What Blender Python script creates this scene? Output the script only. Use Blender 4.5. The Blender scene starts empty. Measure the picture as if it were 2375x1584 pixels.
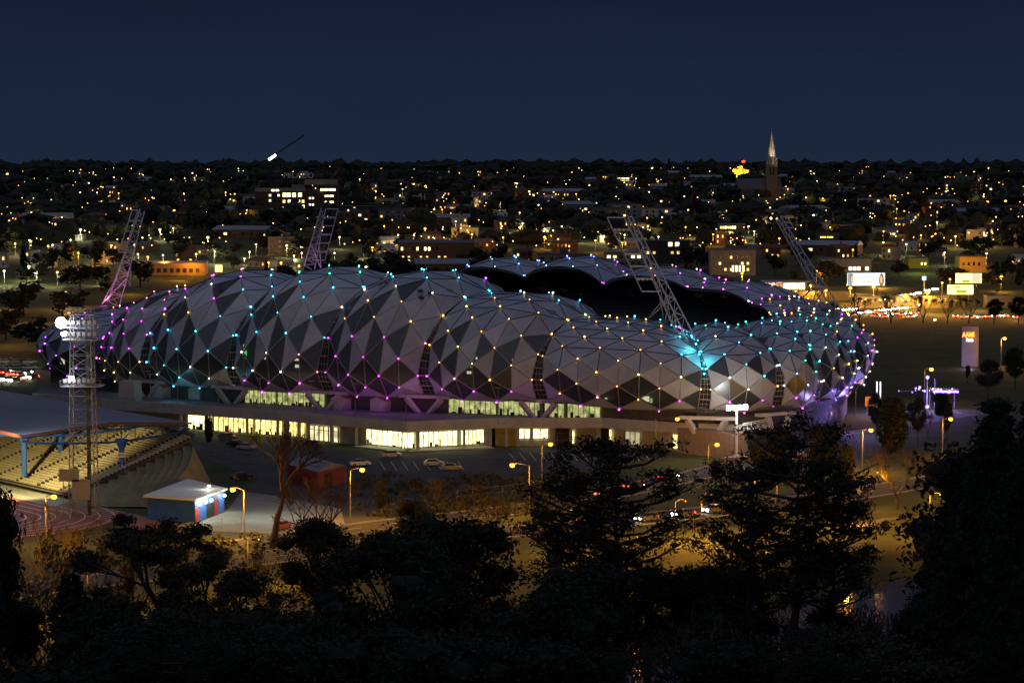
import bpy, bmesh, math, random
from mathutils import Vector, Matrix, Euler
R = random.Random(11)
PI = math.pi
SC = bpy.context.scene
COL = SC.collection
H0 = 63.0                       # camera height
CAM = Vector((0, 0, H0))
FPX = 6000.0
TH = math.atan(414 / FPX)
CT, ST = math.cos(TH), math.sin(TH)
# ------------------------------------------------------------------ picture rays -> places in the world
def ray(px, py):
    cx, cy = (px - 1187.5) / FPX, (792 - py) / FPX
    return Vector((cx, CT + cy * ST, -ST + cy * CT))
def at(px, py, d):
    r = ray(px, py); return CAM + r * (d / r.y)
def onz(px, py, z):
    r = ray(px, py); return CAM + r * ((z - H0) / r.z)
def proj(p):
    v = Vector(p) - CAM
    f = v.y * CT - v.z * ST; u = v.y * ST + v.z * CT
    return 1187.5 + FPX * v.x / f, 792 - FPX * u / f
PROF = [(-500, 0), (1150, 0), (1400, 6.5), (1800, 20), (2400, 34), (3200, 44.5), (4500, 49), (6000, 50), (6600, 46), (9500, 15), (20000, 0)]
def river_s(x, y):
    return (x - 61) * -.65 + (y - 402) * .76
def ground(x, y):
    for (a, za), (b, zb) in zip(PROF, PROF[1:]):
        if y <= b:
            t = max(0, (y - a) / (b - a)); z = za + (zb - za) * t; break
    if y > 1250:
        k = min(1, (y - 1250) / 900)
        z += k * (1.5 * math.sin(x / 170 + y / 410) + 1.2 * math.sin(x / 73 + 1.7 + y / 290) + .8 * math.sin(x / 31.0 + y / 120))
    s = river_s(x, y)
    if s < 6 and y < 900:
        if s > 0: z += -2.9 * (1 - s / 6)
        elif s > -55: z = -4.0
        elif s > -59: z = -4 + (-55 - s) * 1.1
        else: z = min(9.0, .4 + (-59 - s) * .10)
    return z
def onground(px, py, h=0.0, dmin=700):
    r = ray(px, py); r = r / r.y
    d = dmin
    while d < 7000:
        p = CAM + r * d
        if p.z <= ground(p.x, p.y) + h: return p
        d += 8 if d < 2500 else 25
    return None
# ------------------------------------------------------------------ scene objects
def tag(o, label=None, cat=None, group=None, kind=None):
    if label: o['label'] = label
    if cat: o['category'] = cat
    if group: o['group'] = group
    if kind: o['kind'] = kind
    return o
def thing(name, label, cat, loc=(0, 0, 0), rz=0, group=None):
    o = bpy.data.objects.new(name, None); COL.objects.link(o)
    o.location = loc; o.rotation_euler = (0, 0, rz); o.empty_display_size = .2
    return tag(o, label, cat, group)
def dup(root, loc, rz=0, sc=None, label=None, group=None):
    r = root.copy(); COL.objects.link(r); r.location = loc; r.rotation_euler = (0, 0, rz)
    if sc is not None: r.scale = sc if hasattr(sc, '__len__') else (sc, sc, sc)
    if label: r['label'] = label
    if group: r['group'] = group
    for ch in root.children:
        c = ch.copy(); COL.objects.link(c); c.parent = r
        for g in ch.children:
            d = g.copy(); COL.objects.link(d); d.parent = c
    return r
def ico_raw(sub):
    bm = bmesh.new(); bmesh.ops.create_icosphere(bm, subdivisions=sub, radius=1)
    v = [x.co.copy() for x in bm.verts]; f = [[x.index for x in y.verts] for y in bm.faces]; bm.free(); return v, f
ICO = {1: ico_raw(1), 2: ico_raw(2), 3: ico_raw(3)}
class MB:
    def __init__(s): s.v = []; s.f = []; s.m = []
    def face(s, pts, m=0):
        b = len(s.v); s.v += [tuple(p) for p in pts]; s.f.append(list(range(b, b + len(pts)))); s.m.append(m)
    def box(s, x0, x1, y0, y1, z0, z1, m=0, M=None):
        P = [Vector((x, y, z)) for z in (z0, z1) for y in (y0, y1) for x in (x0, x1)]
        if M is not None: P = [M @ p for p in P]
        b = len(s.v); s.v += [tuple(p) for p in P]
        for q in ((0, 2, 3, 1), (4, 5, 7, 6), (0, 1, 5, 4), (1, 3, 7, 5), (3, 2, 6, 7), (2, 0, 4, 6)):
            s.f.append([b + i for i in q]); s.m.append(m)
    def prism(s, poly, z0, z1, m=0, mt=None):
        n = len(poly); b = len(s.v)
        s.v += [(x, y, z0) for x, y in poly] + [(x, y, z1) for x, y in poly]
        s.f.append([b + i for i in range(n)][::-1]); s.m.append(m)
        s.f.append([b + n + i for i in range(n)]); s.m.append(m if mt is None else mt)
        for i in range(n):
            j = (i + 1) % n; s.f.append([b + i, b + j, b + n + j, b + n + i]); s.m.append(m)
    def tube(s, p, q, r, r2=None, n=4, m=0, cap=True):
        p, q = Vector(p), Vector(q); d = q - p
        if d.length < 1e-6: return
        r2 = r if r2 is None else r2
        a = d.orthogonal().normalized(); c = d.cross(a).normalized(); b = len(s.v)
        for (o, rr) in ((p, r), (q, r2)):
            for i in range(n):
                t = 2 * PI * i / n + PI / 4; s.v.append(tuple(o + (a * math.cos(t) + c * math.sin(t)) * rr))
        for i in range(n):
            j = (i + 1) % n; s.f.append([b + i, b + j, b + n + j, b + n + i]); s.m.append(m)
        if cap:
            s.f.append([b + i for i in range(n)][::-1]); s.m.append(m); s.f.append([b + n + i for i in range(n)]); s.m.append(m)
    def ball(s, c, r, sub=1, m=0, sq=(1, 1, 1), jit=0, rng=R):
        V, Fc = ICO[sub]; b = len(s.v)
        for v in V:
            k = 1 + (rng.uniform(-jit, jit) if jit else 0)
            s.v.append((c[0] + v.x * r * sq[0] * k, c[1] + v.y * r * sq[1] * k, c[2] + v.z * r * sq[2] * k))
        for f in Fc: s.f.append([b + i for i in f]); s.m.append(m)
    def card(s, c, size, rng, m=0, asp=1.0):
        a = Vector((rng.gauss(0, 1), rng.gauss(0, 1), rng.gauss(0, 1))).normalized(); b = a.orthogonal().normalized()
        b.rotate(Matrix.Rotation(rng.uniform(0, 6.3), 3, a)); t = a.cross(b)
        h = size * rng.uniform(.45, 1.5); c = Vector(c)
        s.face([c - b * h, c + t * h * .5 * asp, c + b * h, c - t * h * .5 * asp], m)
    def merge(s, o, M=None):
        b = len(s.v); s.v += [tuple(M @ Vector(p)) for p in o.v] if M is not None else o.v
        s.f += [[b + i for i in f] for f in o.f]; s.m += o.m
    def mesh(s, name, mats, org=(0, 0, 0), smooth=False):
        me = bpy.data.meshes.new(name); ox, oy, oz = org
        me.from_pydata([(x - ox, y - oy, z - oz) for x, y, z in s.v], [], s.f)
        mats = mats if isinstance(mats, (list, tuple)) else [mats]
        for m in mats: me.materials.append(m)
        if len(mats) > 1: me.polygons.foreach_set('material_index', s.m)
        if smooth: me.polygons.foreach_set('use_smooth', [True] * len(s.f))
        me.update(); return me
    def build(s, name, mats, parent=None, org=None, smooth=False, loc=None):
        if org is None: org = tuple(parent.location) if parent is not None and loc is None and False else (0, 0, 0)
        o = bpy.data.objects.new(name, s.mesh(name, mats, org, smooth)); COL.objects.link(o)
        if parent is not None: o.parent = parent
        if loc is not None: o.location = loc
        return o
def wpart(mb, name, mats, root, smooth=False, sub=None):
    """part whose vertices are given in world space, under an unrotated thing (or a part of it)"""
    o = mb.build(name, mats, sub if sub is not None else root, org=tuple(root.location), smooth=smooth); return o
def wtop(mb, name, mats, label=None, cat=None, group=None, kind=None, smooth=False):
    xs = [sum(v[i] for v in mb.v) / len(mb.v) for i in (0, 1)] + [min(v[2] for v in mb.v)]
    if kind == 'structure': xs = [0, 0, 0]
    o = mb.build(name, mats, None, org=xs, smooth=smooth); o.location = xs
    return tag(o, label, cat, group, kind)
# ------------------------------------------------------------------ materials
MATS = {}
def mat(name, col, rough=.7, var=.25, scale=1.0, metal=0, spec=.4, bump=0, rnd=0, coord='Object', island=0):
    if name in MATS: return MATS[name]
    m = bpy.data.materials.new(name); m.use_nodes = True; nt = m.node_tree; n = nt.nodes
    b = n['Principled BSDF']; b.inputs['Roughness'].default_value = rough; b.inputs['Metallic'].default_value = metal
    b.inputs['Specular IOR Level'].default_value = spec
    tc = n.new('ShaderNodeTexCoord'); no = n.new('ShaderNodeTexNoise'); no.inputs['Scale'].default_value = scale
    no.inputs['Detail'].default_value = 5; no.inputs['Roughness'].default_value = .65
    nt.links.new(tc.outputs[coord], no.inputs['Vector'])
    cr = n.new('ShaderNodeValToRGB'); e = cr.color_ramp.elements
    e[0].position = .3; e[1].position = .72
    e[0].color = (*[c * (1 - var) for c in col], 1); e[1].color = (*[min(.9, c * (1 + var)) for c in col], 1)
    nt.links.new(no.outputs['Fac'], cr.inputs['Fac']); out = cr.outputs['Color']
    if rnd:
        oi = n.new('ShaderNodeObjectInfo'); hs = n.new('ShaderNodeHueSaturation')
        mr = n.new('ShaderNodeMapRange'); mr.inputs['To Min'].default_value = 1 - rnd; mr.inputs['To Max'].default_value = 1 + rnd
        nt.links.new(oi.outputs['Random'], mr.inputs['Value']); nt.links.new(mr.outputs['Result'], hs.inputs['Value'])
        nt.links.new(out, hs.inputs['Color']); out = hs.outputs['Color']
    if island:
        ge = n.new('ShaderNodeNewGeometry'); hs2 = n.new('ShaderNodeHueSaturation'); m2 = n.new('ShaderNodeMapRange'); m2.inputs['To Min'].default_value = 1 - island; m2.inputs['To Max'].default_value = 1 + island
        nt.links.new(ge.outputs['Random Per Island'], m2.inputs['Value']); nt.links.new(m2.outputs['Result'], hs2.inputs['Value']); nt.links.new(out, hs2.inputs['Color']); out = hs2.outputs['Color']
    nt.links.new(out, b.inputs['Base Color'])
    if bump:
        bp = n.new('ShaderNodeBump'); bp.inputs['Strength'].default_value = bump
        nt.links.new(no.outputs['Fac'], bp.inputs['Height']); nt.links.new(bp.outputs['Normal'], b.inputs['Normal'])
    MATS[name] = m; return m
def emit(name, col, st, sample=True, var=0, scale=1.0, base=(.05, .05, .05)):
    if name in MATS: return MATS[name]
    m = bpy.data.materials.new(name); m.use_nodes = True; nt = m.node_tree; n = nt.nodes
    b = n['Principled BSDF']; b.inputs['Base Color'].default_value = (*base, 1); b.inputs['Roughness'].default_value = .3
    b.inputs['Emission Color'].default_value = (*col, 1); b.inputs['Emission Strength'].default_value = st
    if var:
        tc = n.new('ShaderNodeTexCoord'); no = n.new('ShaderNodeTexNoise'); no.inputs['Scale'].default_value = scale
        no.inputs['Detail'].default_value = 4
        mp = n.new('ShaderNodeMapRange'); mp.inputs['From Min'].default_value = .3; mp.inputs['From Max'].default_value = .7
        mp.inputs['To Min'].default_value = st * (1 - var); mp.inputs['To Max'].default_value = st * (1 + var)
        nt.links.new(tc.outputs['Object'], no.inputs['Vector']); nt.links.new(no.outputs['Fac'], mp.inputs['Value'])
        nt.links.new(mp.outputs['Result'], b.inputs['Emission Strength'])
    if not sample: m.cycles.emission_sampling = 'NONE'
    MATS[name] = m; return m
def glass_mat():
    m = bpy.data.materials.new('tinted_glass'); m.use_nodes = True; nt = m.node_tree; n = nt.nodes
    n.remove(n['Principled BSDF']); o = n['Material Output']
    t = n.new('ShaderNodeBsdfTransparent'); t.inputs['Color'].default_value = (.42, .45, .43, 1)
    g = n.new('ShaderNodeBsdfGlossy'); g.inputs['Roughness'].default_value = .28; g.inputs['Color'].default_value = (.8, .85, .9, 1)
    d = n.new('ShaderNodeBsdfDiffuse'); d.inputs['Color'].default_value = (.1, .11, .112, 1)
    mx = n.new('ShaderNodeMixShader'); mx.inputs['Fac'].default_value = .09
    m2 = n.new('ShaderNodeMixShader'); m2.inputs['Fac'].default_value = .45
    nt.links.new(t.outputs[0], m2.inputs[1]); nt.links.new(d.outputs[0], m2.inputs[2])
    nt.links.new(m2.outputs[0], mx.inputs[1]); nt.links.new(g.outputs[0], mx.inputs[2]); nt.links.new(mx.outputs[0], o.inputs['Surface'])
    return m
def point(loc, col, watts, r=.3, parent=None, spot=None, aim=None, blend=.6, name='lamp_light'):
    l = bpy.data.lights.new(name, 'SPOT' if spot else 'POINT'); l.color = col; l.energy = watts; l.shadow_soft_size = r
    o = bpy.data.objects.new(name, l); COL.objects.link(o)
    if spot:
        l.spot_size = spot; l.spot_blend = blend
        o.rotation_euler = (Vector(aim) - Vector(loc)).to_track_quat('-Z', 'Y').to_euler()
    if parent is not None: o.parent = parent; o.location = Vector(loc) - parent.location
    else: o.location = loc
    return o
def text_mesh(s, size, ext, name, off=0.0):
    cu = bpy.data.curves.new(name, 'FONT'); cu.body = s; cu.size = size; cu.extrude = ext; cu.align_x = 'CENTER'; cu.offset = size * off
    ob = bpy.data.objects.new(name, cu); me = bpy.data.meshes.new_from_object(ob); bpy.data.objects.remove(ob); me.name = name
    return me
def text(s, size, ext, name, material, parent, loc, rot=(PI / 2, 0, 0), sc=(1, 1, 1), off=0.0):
    me = text_mesh(s, size, ext, name, off); me.materials.clear(); me.materials.append(material)
    o = bpy.data.objects.new(name, me); COL.objects.link(o); o.parent = parent; o.location = loc; o.rotation_euler = rot; o.scale = sc
    return o
grass = mat('grass', (.038, .055, .01), .9, .6, .09, bump=.3)
sodf = emit('sodium_far', (1, .4, .05), 9, False); mercf = emit('mercury_far', (1, .8, .28), 8, False)
asphalt = mat('asphalt', (.05, .05, .052), .85, .3, .3)
concrete = mat('concrete', (.42, .41, .36), .8, .22, .25)
dconcrete = mat('dark_concrete', (.1, .1, .098), .85, .3, .3)
panelm = mat('white_panel', (.41, .445, .51), .42, .14, .25, spec=.4, rnd=.05, island=.16)
jointm = mat('black_joint', (.012, .012, .014), .6, .1)
ribm = mat('grey_steel', (.3, .3, .29), .45, .1, spec=.5)
whitest = mat('white_steel', (.62, .62, .62), .5, .1)
darkm = mat('dark_metal', (.03, .03, .033), .5, .2)
poleM = mat('pole_steel', (.22, .21, .2), .5, .2)
glassm = glass_mat()
black = mat('black_void', (.012, .012, .012), .9, .1)
lining = mat('roof_lining', (.2, .2, .18), .8, .3, .1)
SOD = (1, .4, .022); WARM = (1, .9, .5); COOL = (.9, .95, 1)
EOFF = None
sodium = emit('sodium_lamp', (1, .42, .045), 3.2, False)
merc = emit('mercury_lamp', (1, .82, .28), 3.4, False)
whitel = emit('white_lamp', (1, .96, .9), 5, False)
# ------------------------------------------------------------------ the stadium of intersecting domes
ST0 = Vector((-12, 680, 0))
stad = thing('stadium', 'white geodesic dome stadium with dark glass triangles and coloured lights at every joint', 'stadium', ST0)
LIP = [(-123.5, 672), (-103.5, 646), (-90.5, 634), (-67.4, 616), (-44.5, 603), (-20.5, 592), (5.6, 581), (41.9, 556), (59, 566), (69.6, 578), (82.5, 614), (89.5, 650), (95, 690), (90, 728), (70, 757), (46, 769), (23, 781), (1, 793), (-22, 806), (-50, 815), (-85, 795), (-112, 755), (-124, 712)]
RIM = [(-93, 694), (-82, 680), (-69, 668), (-46, 650), (-23.5, 637), (1, 626), (22, 610), (38, 594), (51, 600), (59, 612), (64, 636), (66, 660), (68, 683), (63, 703), (47.8, 723), (24.7, 735), (2.4, 747), (-20, 759), (-42, 772), (-58, 785), (-72, 762), (-82, 738), (-92, 715)]
DH = [26, 31.5, 36.5, 38, 37.5, 32.6, 27.6, 27, 27, 27, 26, 25, 26.5, 30, 33.5, 36, 35.3, 29.5, 26, 24, 24, 24, 24]
HC = []
for q in range(len(DH)):
    a_, b_ = DH[q - 1], DH[q]; HC.append(min(a_, b_) + (.2 if abs(a_ - b_) > 3 else -2.7))
NC = [2, 3, 3, 3, 3, 3, 4, 2, 2, 3, 2, 2, 3, 3, 3, 3, 3, 3, 3, 3, 3, 3, 3]
ND = len(LIP); MR = 12; T0, T1 = math.radians(-28), math.radians(118)
LIP = [Vector(p) for p in LIP]; RIM = [Vector(p) for p in RIM]
INW = 22 - 25.5 * math.cos(T1) + .5
def theta(j): return T0 + (T1 - T0) * j / MR
def dome(k, u, th, ins=0.0):
    w = max(0, 1 - (2 * u - 1) ** 2) ** .75; k2 = (k + 1) % ND
    h0, h1 = HC[k], HC[k2]
    H = w * DH[k] + (1 - w) * (h0 + (h1 - h0) * u); s = 1 - .165 * (1 - w)
    L = LIP[k].lerp(LIP[k2], u); I = RIM[k].lerp(RIM[k2], u)
    if th < 0: z = 15 + (12.8 - ins * .5) * math.sin(th) + .9 * (1 - w) * (th / T0)
    else: z = 15 + ((H - 15) * (1 - .02 * (1 - w)) - ins) * math.sin(th)
    fr = (22 - (25.5 * s - ins) * math.cos(th) + .5) / INW
    P = L + (I - L) * fr
    return Vector((P.x, P.y, z))
def gap(th): return 1.5 * max(0, min(1, (math.radians(52) - th) / math.radians(60)))
def node(k, i, j, ins=0.0):
    n2 = 2 * NC[k]; W = (LIP[(k + 1) % ND] - LIP[k]).length; th = theta(j)
    g = gap(th) / W; u = g + (1 - 2 * g) * i / n2
    return dome(k, u, th, ins)
def nrm(k, i, j):
    n2 = 2 * NC[k]; u = min(.999, max(.001, i / n2)); th = theta(j)
    a = dome(k, min(1, u + .02), th) - dome(k, max(0, u - .02), th); b = dome(k, u, th + .02) - dome(k, u, th - .02)
    return a.cross(b).normalized()
CEN = Vector((-12, 690, 12))
PALE = {'mag': (.75, .02, .9), 'pur': (.42, .06, 1), 'cyan': (.03, .7, 1), 'teal': (.01, .85, .5), 'org': (1, .42, .06), 'yel': (1, .72, .18), 'wht': (1, .92, .8), 'pnk': (1, .16, .32), 'blu': (.12, .3, 1)}
LEDM = {c: emit('led_' + c, tuple(x * .95 + .035 for x in v), {'mag': 11, 'pur': 12, 'blu': 12, 'pnk': 9, 'org': 7, 'yel': 6.5}.get(c, 8.5)) for c, v in PALE.items()}
LK = list(LEDM)
rl = random.Random(5)
def led_col(k, i, j):
    ch = rl.choice; n2 = 2 * NC[k]
    if k == 0: return ch(['pur', 'mag']) if j < 8 else ch(['wht', 'org'])
    if k == 1: return 'yel' if j <= 1 else 'org' if j == 2 else 'mag' if j <= 6 else 'pnk' if j <= 8 else ch(['wht', 'cyan']) if j == 9 else 'org'
    if k == 2:
        if j <= 4: return ch(['cyan', 'cyan', 'wht']) if j < 3 else 'cyan'
        if i >= 5: return 'cyan'
        return 'org' if j == 5 else ch(['mag', 'wht']) if j <= 7 else 'mag' if j == 8 else ch(['pnk', 'mag', 'wht']) if j == 9 else ch(['teal', 'wht', 'cyan'])
    if k == 3: return 'mag' if j <= 1 else ('pnk' if i > 4 else 'wht') if j <= 3 else 'cyan' if j <= 7 else ('teal' if j < 11 else ch(['cyan', 'wht', 'teal']))
    if k == 4:
        if j <= 4: return 'mag' if i < 6 or j < 4 else 'pnk'
        if j <= 6: return 'org' if j == 5 else ch(['yel', 'org'])
        return 'wht' if j == 7 else 'cyan' if j <= 10 else (ch(['pnk', 'pur', 'mag']) if i >= 4 else ch(['cyan', 'blu']))
    if k == 5: return 'mag' if j <= 1 else (ch(['mag', 'pnk']) if i < 4 else 'org') if j <= 2 else ch(['org', 'org', 'yel']) if j <= 8 else ch(['yel', 'cyan']) if j == 9 else ch(['cyan', 'teal', 'wht'])
    if k == 6:
        if j == 0: return 'mag'
        if i >= 7 and j >= 4: return 'cyan'
        return ch(['mag', 'pnk', 'org']) if j == 1 else ch(['org', 'org', 'yel']) if j <= 9 else ch(['cyan', 'teal', 'yel', 'pnk'])
    if k == 7: return 'mag' if j <= 1 else ch(['yel', 'org']) if j == 2 else ch(['cyan', 'cyan', 'wht']) if j < 9 else ch(['cyan', 'teal', 'blu'])
    if k == 8: return 'mag' if j <= 1 else ch(['yel', 'wht']) if j == 2 else ch(['cyan', 'cyan', 'teal', 'blu']) if j < 10 else ch(['teal', 'cyan'])
    if k == 9: return ch(['wht', 'pur']) if j <= 1 else ch(['wht', 'yel']) if j <= 3 else ch(['cyan', 'wht']) if j <= 5 else ch(['cyan', 'teal', 'cyan', 'org'])
    if k == 10: return ch(['wht', 'pur']) if j <= 2 else ch(['mag', 'wht']) if j <= 5 else ch(['mag', 'teal', 'wht']) if j <= 8 else 'org'
    if k in (11, 12): return ch(['mag', 'org', 'org', 'wht'])
    if k == 13: return ch(['org', 'pnk', 'mag', 'pur'])
    if k == 14: return ch(['mag', 'pnk', 'pur', 'yel'])
    if k in (15, 16): return ch(['blu', 'blu', 'mag', 'blu'])
    if k == 17: return ch(['mag', 'pur', 'pnk', 'wht'])
    return ch(['pur', 'mag'])
leds = []; rp = random.Random(3)
DARK = {0: 5, 1: 7, 2: 7, 3: 7, 4: 7, 5: 6, 6: 4, 7: 4, 8: 4, 9: 5, 10: 5, 11: 5}
for k in range(ND):
    n2 = 2 * NC[k]; wh = MB(); gl = MB(); jt = MB(); rb = MB(); dk = DARK.get(k, 5)
    N = {(i, j): node(k, i, j) for i in range(n2 + 1) for j in range(MR + 1) if (i + j) % 2 == 0}
    edges = set(); 
    def tri(a, b, c, dark):
        (gl if dark else wh).face([N[a], N[b], N[c]])
        for e in ((a, b), (b, c), (c, a)): edges.add(tuple(sorted(e)))
    for i in range(n2 + 1):
        for j in range(MR + 1):
            if (i + j) % 2 == 0: continue
            l, r, b, t = (i - 1, j), (i + 1, j), (i, j - 1), (i, j + 1)
            hl, hr, hb, ht = l in N, r in N, b in N, t in N
            if hl and hr and hb and ht:
                if j <= dk:                                   # split upright
                    f = j / dk
                    if f < .32: dl, dr = True, True
                    elif f < .5: dl, dr = True, (i // 2 + j) % 3 == 0
                    elif f < .75: dl, dr = ((i // 2 + j) % 2 == 0), ((i // 2 + j // 2) % 2 == 1)
                    else: dl, dr = rp.random() < .5, False
                    if k == 6 and f > .55: dl = dr = False
                    tri(b, t, l, dl); tri(b, r, t, dr)
                else:
                    tri(l, r, t, False)
                    tri(l, b, r, False)
            elif hb and ht: tri(b, t, l if hl else r, j < dk and rp.random() < .55) if hl else tri(b, r, t, j < dk and rp.random() < .55)
            elif hl and hr: tri(l, r, t, False) if ht else tri(l, b, r, False)
    for a, b in edges:
        low = (a[1] + b[1]) / 2 <= dk - .5
        off = .05
        p, q = N[a] + nrm(k, *a) * off, N[b] + nrm(k, *b) * off
        (rb if low else jt).tube(p, q, .11 if low else .09, n=4 if low else 3, cap=False)
        if low:                                              # twin bars over the glass
            jt.tube(p - nrm(k, *a) * .3, q - nrm(k, *b) * .3, .17, n=4, cap=False)
    far = 12 <= k <= 19
    o = wpart(wh, 'roof_shell', panelm, stad)
    if gl.f: wpart(gl, 'glass_panel', glassm, stad, sub=o)
    wpart(jt, 'panel_joint', jointm, stad, sub=o)
    if rb.f and not far: wpart(rb, 'steel_rib', ribm, stad, sub=o)
    # dark lining under the upper shell: gives the roof its thickness
    ln = MB(); js = [5 + q * .5 for q in range(0, 15)]
    us = [q / 8 for q in range(9)]
    for a in range(8):
        for q in range(len(js) - 1):
            ln.face([dome(k, us[a], theta(js[q]), .9), dome(k, us[a + 1], theta(js[q]), .9), dome(k, us[a + 1], theta(js[q + 1]), .9), dome(k, us[a], theta(js[q + 1]), .9)])
    e0 = theta(MR)
    for a in range(8):
        ln.face([dome(k, us[a], e0), dome(k, us[a + 1], e0), dome(k, us[a + 1], e0, .9), dome(k, us[a], e0, .9)], 1)
    wpart(ln, 'roof_lining', [lining, ribm], stad, smooth=True)
    for (i, j) in N:
        if k in (19, 20, 21, 22) or (13 <= k <= 18 and j < 7) or (k == 12 and j < 5): continue
        if k <= 9 and j > 11: continue
        p = N[(i, j)] + nrm(k, i, j) * .38
        leds.append((p, led_col(k, i, j), k))
# extra lights where the near mast stands in its crease
for q in range(11):
    p = dome(6, .985, theta(3.2 + q * .62)) + Vector((rl.uniform(-.4, 1.0), -.5, .5 + rl.uniform(0, .8))); leds.append((p, 'cyan', 6))
for q in range(5):
    p = dome(6, .93, theta(8.5 + q * .35)) + Vector((0, -.4, .6)); leds.append((p, 'mag' if q > 1 else 'teal', 6))
leds.sort(key=lambda t: (t[0] - CAM).length)
LMESH = {}
for c in LK:
    b = MB(); b.ball((0, 0, 0), .165, 2); LMESH[c] = b.mesh('led_light', LEDM[c])
for p, c, k in leds[:100]:
    o = bpy.data.objects.new('led_light', LMESH[c]); COL.objects.link(o); o.parent = stad; o.location = p - ST0; z_ = rl.uniform(.72, 1.25); o.scale = (z_, z_, z_)
b = MB()
for p, c, k in leds[100:]: b.ball(p, (.165 if p.y < 660 else .18) * rl.uniform(.7, 1.25), 1 if p.y > 640 else 2, LK.index(c))
tag(wpart(b, 'led_light', [LEDM[c] for c in LK], stad), 'small coloured lights at the joints of the farther domes', kind='stuff')
# seams between neighbouring domes: recessed ladder-like slots
for k in range(1, 12):
    s = MB(); rg = MB()
    for j in range(0, 8):
        a0, a1 = node(k - 1, 2 * NC[k - 1], j, .2), node(k, 0, j, .2)
        b0, b1 = node(k - 1, 2 * NC[k - 1], j + 1, .2), node(k, 0, j + 1, .2)
        inn = Vector((RIM[k].x - LIP[k].x, RIM[k].y - LIP[k].y, 0)).normalized() * 1.6
        s.face([a0 + inn, a1 + inn, b1 + inn, b0 + inn]); s.face([a0, a0 + inn, b0 + inn, b0]); s.face([a1 + inn, a1, b1, b1 + inn])
        if j < 6:
            for f in (0, .5):
                rg.tube(a0.lerp(b0, f), a1.lerp(b1, f), .13 if f == 0 else .07)
            rg.tube(a0.lerp(a1, .35), b0.lerp(b1, .35), .05); rg.tube(a0.lerp(a1, .65), b0.lerp(b1, .65), .05)
    o = wpart(s, 'dome_seam', darkm, stad); wpart(rg, 'seam_rung', ribm, stad, sub=o)
# inner wall behind the glass, seating bowl, pitch
def ringp(k, u, fr, z):
    k2 = (k + 1) % ND; L = LIP[k].lerp(LIP[k2], u); I = RIM[k].lerp(RIM[k2], u); P = L + (I - L) * fr
    return Vector((P.x, P.y, z))
def ring_strip(mb, rows, m=0):
    for k in range(ND):
        for q in range(2):
            u0, u1 = q / 2, (q + 1) / 2
            for (f0, z0), (f1, z1) in zip(rows, rows[1:]):
                mb.face([ringp(k, u0, f0, z0), ringp(k, u1, f0, z0), ringp(k, u1, f1, z1), ringp(k, u0, f1, z1)], m)
b = MB(); ring_strip(b, [(.2, 0), (.2, 9.2), (.02, 9.2), (.02, 9.5), (.24, 9.5), (.24, 15.5), (.06, 15.5), (.06, 15.9), (.28, 15.9), (.34, 24)]); wpart(b, 'inner_wall', dconcrete, stad)
rowsB = [(.34, 24)]
for q in range(18):
    f = .34 + q * .062; z = 24 - q * 1.15; rowsB += [(f + .03, z), (f + .062, z - 1.15)] if False else [(f + .062, z), (f + .062, z - 1.15)]
b = MB(); ring_strip(b, rowsB); wpart(b, 'seating_bowl', mat('seat_grey', (.16, .165, .15), .7, .3, .4), stad)
b = MB(); b.face([ringp(k, 0, 1.46, 2.4) for k in range(ND)]); wpart(b, 'pitch', mat('pitch_green', (.03, .06, .02), .9, .2, .2), stad)
# lit doorways and rooms seen through the glass
dim = emit('room_light', (1, .95, .62), 2.6, True, .5, 1.2); dimg = emit('room_light_green', (.75, 1, .5), 1.5, True, .5, 1.5); exitg = emit('exit_green', (.1, 1, .15), 3)
def through(px, py, w, h, m, k, fr=.2):
    # a lit opening in the inner wall, found along the line of sight
    r = ray(px, py); r = r / r.y; best = None
    for q in range(0, 900):
        p = CAM + r * (545 + q * .2)
        for kk in (k,):
            L = LIP[kk] + (RIM[kk] - LIP[kk]) * fr; L2 = LIP[kk + 1] + (RIM[kk + 1] - LIP[kk + 1]) * fr
            nx = Vector((-(L2 - L).y, (L2 - L).x)).normalized()
            if (Vector((p.x, p.y)) - L).dot(nx) * (1 if nx.y > 0 else -1) > -.15: best = p; break
        if best: break
    t = (L2 - L).normalized(); c = best; T = Vector((t.x, t.y, 0)); U = Vector((0, 0, 1))
    mb = MB(); mb.face([c - T * w / 2 - U * h / 2, c + T * w / 2 - U * h / 2, c + T * w / 2 + U * h / 2, c - T * w / 2 + U * h / 2])
    n = T.cross(U) * -.12
    return wpart(mb, 'lit_doorway', m, stad)
for a in [(682, 838, 3.2, 1.4, dim, 3), (690, 843, 1.4, 2.0, dim, 3), (568, 815, 1.0, 3.4, exitg, 3), (612, 832, 1.2, 1.4, dim, 3), (985, 840, .8, 3.0, dim, 5), (1088, 850, 1.1, 3.4, dim, 5), (1098, 830, 2.0, .6, dim, 5), (1200, 843, 2.6, 2.0, dim, 5), (1398, 927, 2.4, .9, dim, 6), (1497, 925, 2.0, 1.2, dim, 6), (1510, 936, .7, 2.4, dimg, 6), (1762, 905, .8, 2.8, dimg, 7), (145, 838, 2.4, 1.6, dim, 0), (1875, 870, .7, 2.4, dim, 8)]: through(*a)
b = MB()                                              # round vents in three roof panels
for px, py, d in [(915, 742, 609), (930, 742, 609), (925, 755, 607), (433, 717, 642), (470, 717, 640), (478, 724, 640), (838, 734, 612), (842, 728, 613)]:
    c = at(px, py, d)
b = None
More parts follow.
